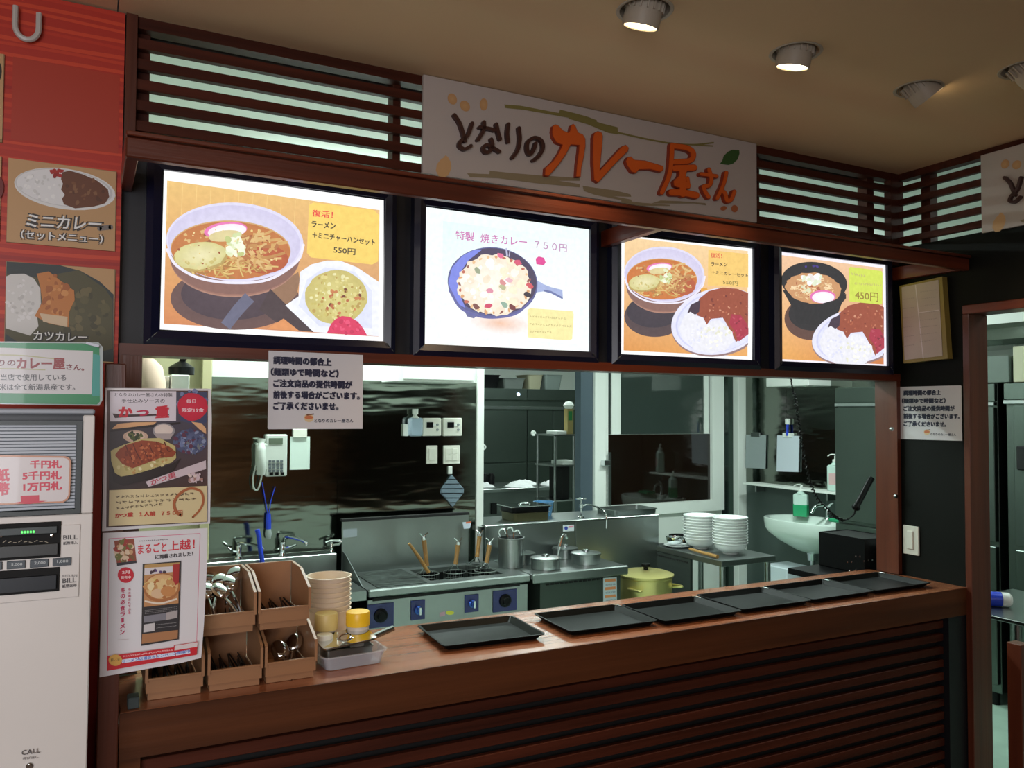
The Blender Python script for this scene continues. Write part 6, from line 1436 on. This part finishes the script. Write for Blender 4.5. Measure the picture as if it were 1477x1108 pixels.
def pump(loc, w, h, liq, label, s=1.0, frac=.4):
    t = thing('pump_bottle', label, 'bottle', loc)
    if frac: bm = bmesh.new(); box(bm, -w/2-.0006, w/2+.0006, -w/3-.0006, w/3+.0006, 0, h*frac, bev=.006); obj('liquid', bm, liq, t, True)
    bm = bmesh.new(); box(bm, -w/2, w/2, -w/3, w/3, .001, h*.72, bev=.010); lathe(bm, [(w*.36, h*.71), (w*.16, h*.80), (w*.16, h*.83), (0, h*.83)], 16); obj('bottle_body', bm, mat('pump_bottle_clear', (196, 220, 210), .25), t, True)
    bm = bmesh.new(); lathe(bm, [(w*.19, h*.80), (w*.19, h*.87), (w*.06, h*.88), (w*.06, h*.97), (0, h*.97)], 14); tube(bm, [(w*.1, 0, h*.95), (0, 0, h), (-w*.3, .0, h), (-w*.5, .0, h*.95)], [w*.07, w*.08, w*.06, w*.04], 8, 4); obj('pump_head', bm, M_white, t, True)
    return t
M_gliq = mat('green_soap', (40, 150, 100), .25)
pt = pump((4.66, 4.36, zb-.002), .10, .23, M_gliq, 'soap pump bottle half full of green liquid on the washbasin'); pt.rotation_euler = (0, 0, -PI/2+.5)
pt = pump((4.72, 4.10, 1.0005), .10, .26, M_white, 'white sanitiser pump bottle at the right end of the white shelf', frac=0); pt.rotation_euler = (0, 0, -PI/2+.5)
obj('label', B((-.036, .036, -.0345, -.0335, .05, .13)), mat('label_pale_pink', (206, 170, 170), .5), pt)
tag(obj('green_sponge', B((4.60, 4.70, 3.92, 4.06, zb, zb+.022), bev=.006), mat('sponge_green', (30, 140, 96), .8)), 'green sponge on the rear rim of the washbasin', 'sponge')
a = at(1108, 790, X=4.5); tag(obj('white_bin', B((4.35, 4.58, 4.20, 4.42, 0.0, .47), bev=.008), mat('bin_white', (206, 216, 222), .4)), 'white upright box below the left side of the washbasin', 'bin')
# upper fittings near the right wall
tag(obj('wall_duct', B((4.56, 4.798, 4.19, 4.60, 1.75, 2.1), bev=.004), M_kwall), 'pale boxed duct high on the right kitchen wall above the coiled cable', 'duct')

# coiled cord and hand piece in the opening
t = thing('coiled_handset', 'black handpiece on a long coiled cable, hanging at the right jamb', 'handset', tuple(at(1246, 710, Y=2.42)))
pth = smooth_path([at(x, y, Y=2.42) for x, y in ((1140, 540), (1143, 560), (1148, 580), (1152, 610), (1158, 650), (1167, 690), (1178, 718), (1196, 738), (1209, 748), (1220, 750), (1231, 743), (1234, 735))], 26)
bm = bmesh.new(); coil = []; 
L_ = len(pth)
for i, p in enumerate(pth):
    d = (pth[min(i+1, L_-1)]-pth[max(i-1, 0)]).normalized(); n_ = Vector((0, 1, 0)); b_ = d.cross(n_).normalized(); fr_ = i/L_
    r_ = .0055 if .12 < fr_ < .78 else .001; a_ = i*1.35
    coil.append(p + n_*r_*math.cos(a_) + b_*r_*math.sin(a_))
tube(bm, coil, .0030, 5); part(t, 'coiled_cable', bm, M_dark, True)
bm = bmesh.new(); tube(bm, [at(1233, 736, Y=2.42), at(1236, 729, Y=2.42), at(1243, 716, Y=2.42), at(1251, 700, Y=2.42), at(1257, 690, Y=2.42)], [.008, .016, .018, .018, .013], 12, 4); part(t, 'hand_piece', bm, M_dark, True)
a = at(1150, 540, Y=2.42)
# anchor plate behind the header
part(t, 'cable_anchor', B((a.x-.05, a.x+.01, 2.3185, 2.44, 1.70, 1.73)), M_dark)

# ------------------------------------------------------------------ refrigerators along the right
def fridge(y0, y1, z1, x0, depth, label, mid, split, hz=None, handles=True, grille=None, inset=.004):
    t = thing('refrigerator', label, 'refrigerator', (x0+depth/2, (y0+y1)/2, 0))
    part(t, 'cabinet', B((x0+.03, x0+depth, y0, y1, .07, z1), bev=.003), M_fsteel)
    gz = grille or z1-.2
    part(t, 'top_panel', B((x0+.006, x0+.029, y0+.002, y1-.002, gz+.012, z1-.004), bev=.002), M_fsteel)
    part(t, 'edge_strip', B((x0, x0+.02, y0+.002, y1-.002, gz-.012, gz+.008), bev=.002), M_chrome)
    zs = [(.12, mid-.012), (mid+.012, gz-.02)]
    for a, b in zs:
        for k in range(split):
            ya, yb = y0+(y1-y0)*k/split+inset, y0+(y1-y0)*(k+1)/split-inset
            d = part(t, 'door', B((x0, x0+.029, ya, yb, a, b), bev=.003), M_fsteel)
            if handles: part(t, 'handle', B((x0-.02, x0-.002, ya+.02, ya+.035, (a+b)/2-.1, (a+b)/2+.1), bev=.003), M_dark)
    for x in (x0+.06, x0+depth-.06):
        for y in (y0+.05, y1-.05):
            bm = bmesh.new(); lathe(bm, [(.02, 0), (.02, .07)], 10, (x, y, 0)); part(t, 'foot', bm, M_dark, True)
    return t
fridge(2.685, 3.74, 1.72, 4.30, .485, 'tall steel refrigerator in the kitchen just left of the right jamb', .86, 1, handles=False, grille=1.61)
fridge(1.78, 2.64, 1.72, 4.30, .485, 'dark steel refrigerator seen through the doorway', .86, 1, handles=False, grille=1.62, inset=.055)
tag(obj('dark_handle', B((4.275, 4.299, 2.47, 2.56, 1.265, 1.39), bev=.006), M_gap), 'black recessed grip on the doorway refrigerator', 'handle')
tag(obj('cardboard_box', B((4.32, 4.75, 2.28, 2.595, 1.7215, 1.91), bev=.003), mat('box_pale_card', (178, 176, 150), .7)), 'pale cardboard box on top of the doorway refrigerator', 'box')
tag(obj('storage_box', B((4.31, 4.75, 2.61, 2.76, 1.7215, 1.865), bev=.003), mat('box_green_grey', (84, 96, 88), .5)), 'grey green box on the refrigerators, left of the cardboard box', 'box')
tag(obj('ventilation_duct', B((4.40, 4.79, 1.6, 3.4, 1.93, 2.05), bev=.03), M_steelm), 'shiny crinkled duct under the kitchen ceiling beyond the doorway', 'duct')
# low steel table with a spray can beyond the doorway
t = thing('steel_table', 'low steel table beyond the doorway holding the spray can', 'table', (3.75, 2.45, 0))
c = at(1424, 903, Z=.72)
e0 = at(1425, 899, Z=.75); e1 = at(1477, 886, Z=.75)
part(t, 'top', B((3.22, 3.80, 1.9, 2.30, .735, .75), bev=.002), M_steel)
for x, y in ((3.25, 1.95), (3.77, 1.95), (3.25, 2.27), (3.77, 2.27)):
    bm = bmesh.new(); lathe(bm, [(.014, 0), (.014, .735)], 12, (x, y, 0)); part(t, 'leg', bm, M_steel, True)
c = at(1436, 879, Y=2.12); t = thing('spray_can', 'blue and white spray can lying on the steel table beyond the doorway', 'can', (c.x, 2.12, .781), rot=(0, PI/2, -.75))
bm = bmesh.new(); lathe(bm, [(0, -.06), (.028, -.06), (.030, -.055), (.030, .02), (.028, .022)], 24); obj('can_body', bm, M_blue, t, True)
bm = bmesh.new(); lathe(bm, [(.029, .022), (.029, .05), (.02, .06), (0, .06)], 24); lathe(bm, [(.0305, -.062), (.0305, -.05)], 24); obj('cap', bm, M_white, t, True)

# ------------------------------------------------------------------ far room
YF = 7.4
FX = lambda x, y=560, yy=YF: at(x, y, Y=yy)
fx0, fx1 = FX(697).x-.25, FX(834).x+.3
t = thing('refrigerator', 'wide four door steel refrigerator at the back of the far room', 'refrigerator', ((fx0+fx1)/2, YF+.3, 0))
zt_ = FX(760, 561).z; zg = FX(760, 588).z; zmid = FX(760, 667).z
part(t, 'cabinet', B((fx0, fx1, YF+.03, YF+.7, .08, zt_)), M_fsteel)
xm = FX(761).x; xm2 = FX(798).x
for a, b in ((fx0, xm), (xm, fx1)):
    part(t, 'top_panel', B((a+.003, b-.003, YF+.006, YF+.029, FX(760, 577).z, zt_-.003), bev=.002), M_fsteel)
part(t, 'edge_strip', B((fx0+.003, fx1, YF-.01, YF+.029, zg-.02, zg+.012), bev=.004), M_steel)
for (za, zb_) in ((.14, zmid-.006), (zmid+.006, zg-.03)):
    for a, b in ((fx0, xm), (xm, xm2), (xm2, fx1)): part(t, 'door', B((a+.004, b-.004, YF, YF+.029, za, zb_), bev=.003), M_fsteel)
for (px, py) in ((769, 625), (697, 645)):
    c = FX(px, py); bm = bmesh.new(); lathe(bm, [(.030, 0), (.028, .012), (.012, .013), (.012, .002), (0, .002)], 20, (c.x, YF-.001, c.z), Matrix.Rotation(PI/2, 4, 'X')); part(t, 'dial', bm, M_white, True)
c = FX(748, 569); bm = bmesh.new(); lathe(bm, [(.020, 0), (.018, .006), (0, .007)], 18, (c.x, YF+.005, c.z), Matrix.Rotation(PI/2, 4, 'X')); part(t, 'indicator', bm, mat('lit_indicator', (210, 226, 255), .3, emis=1.0), True)
for k, (xa, xb, h_, m, lb) in enumerate(((699, 724, 20, M_dark, 'dark tub on top of the far refrigerator, leftmost'), (728, 760, 15, mat('tub_grey', (96, 102, 98), .6), 'grey rounded basket on top of the far refrigerator'), (764, 786, 20, mat('tub_tan', (150, 146, 122), .6), 'tan basket on top of the far refrigerator'), (788, 814, 20, mat('tub_pale', (110, 120, 116), .5), 'mottled pale crate on top of the far refrigerator, rightmost'))):
    a, b = FX(xa, 561, YF+.1), FX(xb, 561-h_, YF+.1)
    bm = bmesh.new(); tray_mesh(bm, b.x-a.x, .3, b.z-zt_, .02, rim=.008, cr_=.03, tk=.004); o = tag(obj('storage_basket', bm, m, smooth=True, loc=((a.x+b.x)/2, YF+.28, zt_+.0005)), lb, 'basket')
# table in the far room
YT = 6.5; TX = lambda x, y: at(x, y, Y=YT)
tz = TX(750, 704).z; a, b = TX(697, 704), TX(812, 704)
t = thing('prep_table', 'steel preparation table in the far room in front of the refrigerator', 'table', ((a.x+b.x)/2, YT+.3, 0))
part(t, 'top', B((a.x-.3, b.x-.02, YT, YT+.6, tz-.03, tz), bev=.002), M_steel); part(t, 'drawer_front', B((a.x-.3, b.x-.05, YT+.03, YT+.05, .35, tz-.031)), M_dsteel)
part(t, 'handle', B((TX(710, 730).x, TX(718, 730).x, YT+.015, YT+.029, TX(715, 742).z, TX(715, 726).z)), M_gap)
for x in (a.x-.25, b.x-.08):
    for y in (YT+.05, YT+.55): part(t, 'leg', B((x, x+.03, y, y+.03, 0, tz-.031)), M_steel)
def cloth(x0, x1, y, lb, seed):
    a, b = TX(x0, 700), TX(x1, 700); R3 = random.Random(seed); bm = bmesh.new(); nx, ny = 10, 6; g = []
    for j in range(ny+1):
        g.append([bm.verts.new((a.x+(b.x-a.x)*i/nx+R3.uniform(-.004, .004), YT+.06+y+.16*j/ny, tz+.001+(.035+R3.uniform(-.008, .012))*math.sin(PI*i/nx)**.5*math.sin(PI*j/ny)**.5)) for i in range(nx+1)])
    for j in range(ny):
        for i in range(nx): bm.faces.new((g[j][i], g[j][i+1], g[j+1][i+1], g[j+1][i]))
    tag(obj('folded_cloth', bm, mat('cloth_white', (226, 226, 226), .85), smooth=True), lb, 'cloth')
cloth(742, 776, 0, 'white crumpled cloth in the middle of the far table', 1); cloth(762, 797, .2, 'white crumpled cloth behind, right of the middle of the far table', 2); cloth(698, 727, .1, 'pale folded cloth at the left end of the far table', 3); cloth(797, 811, .02, 'small white cloth at the right end of the far table', 4)
c = TX(704, 700); t = thing('spray_bottle', 'white and red spray bottle standing at the left of the far table', 'bottle', (c.x, YT+.4, tz+.001)); bm = bmesh.new(); lathe(bm, [(0, 0), (.045, 0), (.045, .08), (.02, .12), (.015, .14), (0, .14)], 18); obj('bottle_body', bm, mat('bottle_white_pink', (216, 196, 196), .4), t, True)
bm = bmesh.new(); box(bm, -.03, .05, -.015, .015, .14, .17, bev=.005); obj('spray_head', bm, M_white, t); bm = bmesh.new(); lathe(bm, [(.0455, .03), (.0455, .05)], 18); obj('red_band', bm, mat('band_red', (170, 40, 60), .5), t, True)
for k, x in enumerate((722, 731, 740)):
    c = TX(x, 700); bm = bmesh.new(); lathe(bm, [(0, 0), (.035, 0), (.038, .07), (.02, .10), (0, .105)], 14, (c.x, YT+.45, tz+.001)); tag(obj('black_jar', bm, M_dark, smooth=True), 'black jar with a bright top on the far table, %s of three' % ('left one', 'middle one', 'right one')[k], 'jar')
# steel rack on poles
t = thing('pole_rack', 'narrow steel pole rack with shelves right of the far table', 'rack', (at(815, 700, Y=6.0).x, 6.1, 0)); YP = 6.0
for px in (800.5, 827.5):
    c = at(px, 640, Y=YP); bm = bmesh.new(); lathe(bm, [(.011, 0), (.011, at(px, 628, Y=YP).z)], 10, (c.x, YP, 0)); part(t, 'pole', bm, M_steel, True)
    bm = bmesh.new(); lathe(bm, [(.011, 0), (.011, at(px, 628, Y=YP).z)], 10, (c.x, YP+.3, 0)); part(t, 'pole', bm, M_steel, True)
for v in (627, 671, 721): z_ = at(815, v, Y=YP).z; a, b = at(798, v, Y=YP), at(834, v, Y=YP); part(t, 'shelf', B((a.x, b.x, YP-.01, YP+.32, z_-.012, z_)), M_steel)
z_ = at(815, 627, Y=YP).z; c = at(829, 610, Y=YP)
t2 = thing('paper_carton', 'tall green and tan carton on the top shelf of the pole rack', 'carton', (c.x, YP+.1, z_+.0005)); obj('carton', B((-.03, .03, -.03, .03, 0, .22), bev=.002), mat('carton_tan', (168, 150, 96), .6), t2); obj('green_panel', B((-.022, .018, -.031, -.0301, .12, .20)), mat('carton_green', (40, 130, 70), .6), t2)
obj('white_bag', (lambda bm: (lathe(bm, [(0, 0), (.03, .0), (.05, .03), (.03, .06), (0, .065)], 7, (0, 0, .22)), bm)[1])(bmesh.new()), M_white, t2)
c = at(815, 622, Y=YP); tag(obj('white_case', B((c.x-.07, c.x+.03, YP+.02, YP+.2, z_+.0005, z_+.03), bev=.004), M_white), 'flat white case on the top shelf of the pole rack', 'case')
z2 = at(815, 671, Y=YP).z; c = at(822, 690, Y=YP); tag(obj('black_crate', B((at(811, 690, Y=YP).x+.015, at(826, 690, Y=YP).x-.012, YP+.03, YP+.25, at(815, 721, Y=YP).z+.0005, z2-.014), bev=.004), M_gap), 'black crate on the lowest visible shelf of the pole rack', 'crate')
tag(obj('white_box', B((at(812, 668, Y=YP).x, at(834, 668, Y=YP).x, YP+.0, YP+.2, z2+.0005, z2+.035), bev=.004), M_white), 'low white box on the middle shelf of the pole rack', 'box')

# ------------------------------------------------------------------ kitchen ceiling fixtures
for k, (kx, ky, kp) in enumerate(KITCHEN_TUBES):
    L2 = .31 if ky < 6 else .6
    lb = ('fluorescent fixture seen glowing through the lowest gap of the louvre, left part', 'fluorescent fixture behind the louvre at the left edge of the shop sign', 'fluorescent fixture behind the shop sign', 'fluorescent fixture glowing through the louvre right of the shop sign', 'fluorescent fixture over the kitchen side beyond the doorway', 'fluorescent fixture over the far room')[k]
    t = thing('fluorescent_fixture', lb, 'lamp', (kx, ky, 2.6)); obj('housing', B((-L2, L2, -.03, .03, -.100, -.075), bev=.003), M_white, t)
    for sx in (-L2*.7, L2*.7):
        bm = bmesh.new(); lathe(bm, [(.006, -.076), (.006, -.0005)], 8, (sx, 0, 0)); obj('hanger_rod', bm, M_white, t, True)
    bm = bmesh.new()
    for s in (-.025, .025): tube(bm, [(-L2+.02, s, -.116), (L2-.02, s, -.116)], .014, 10)
    obj('tube', bm, M_white_e, t, True)
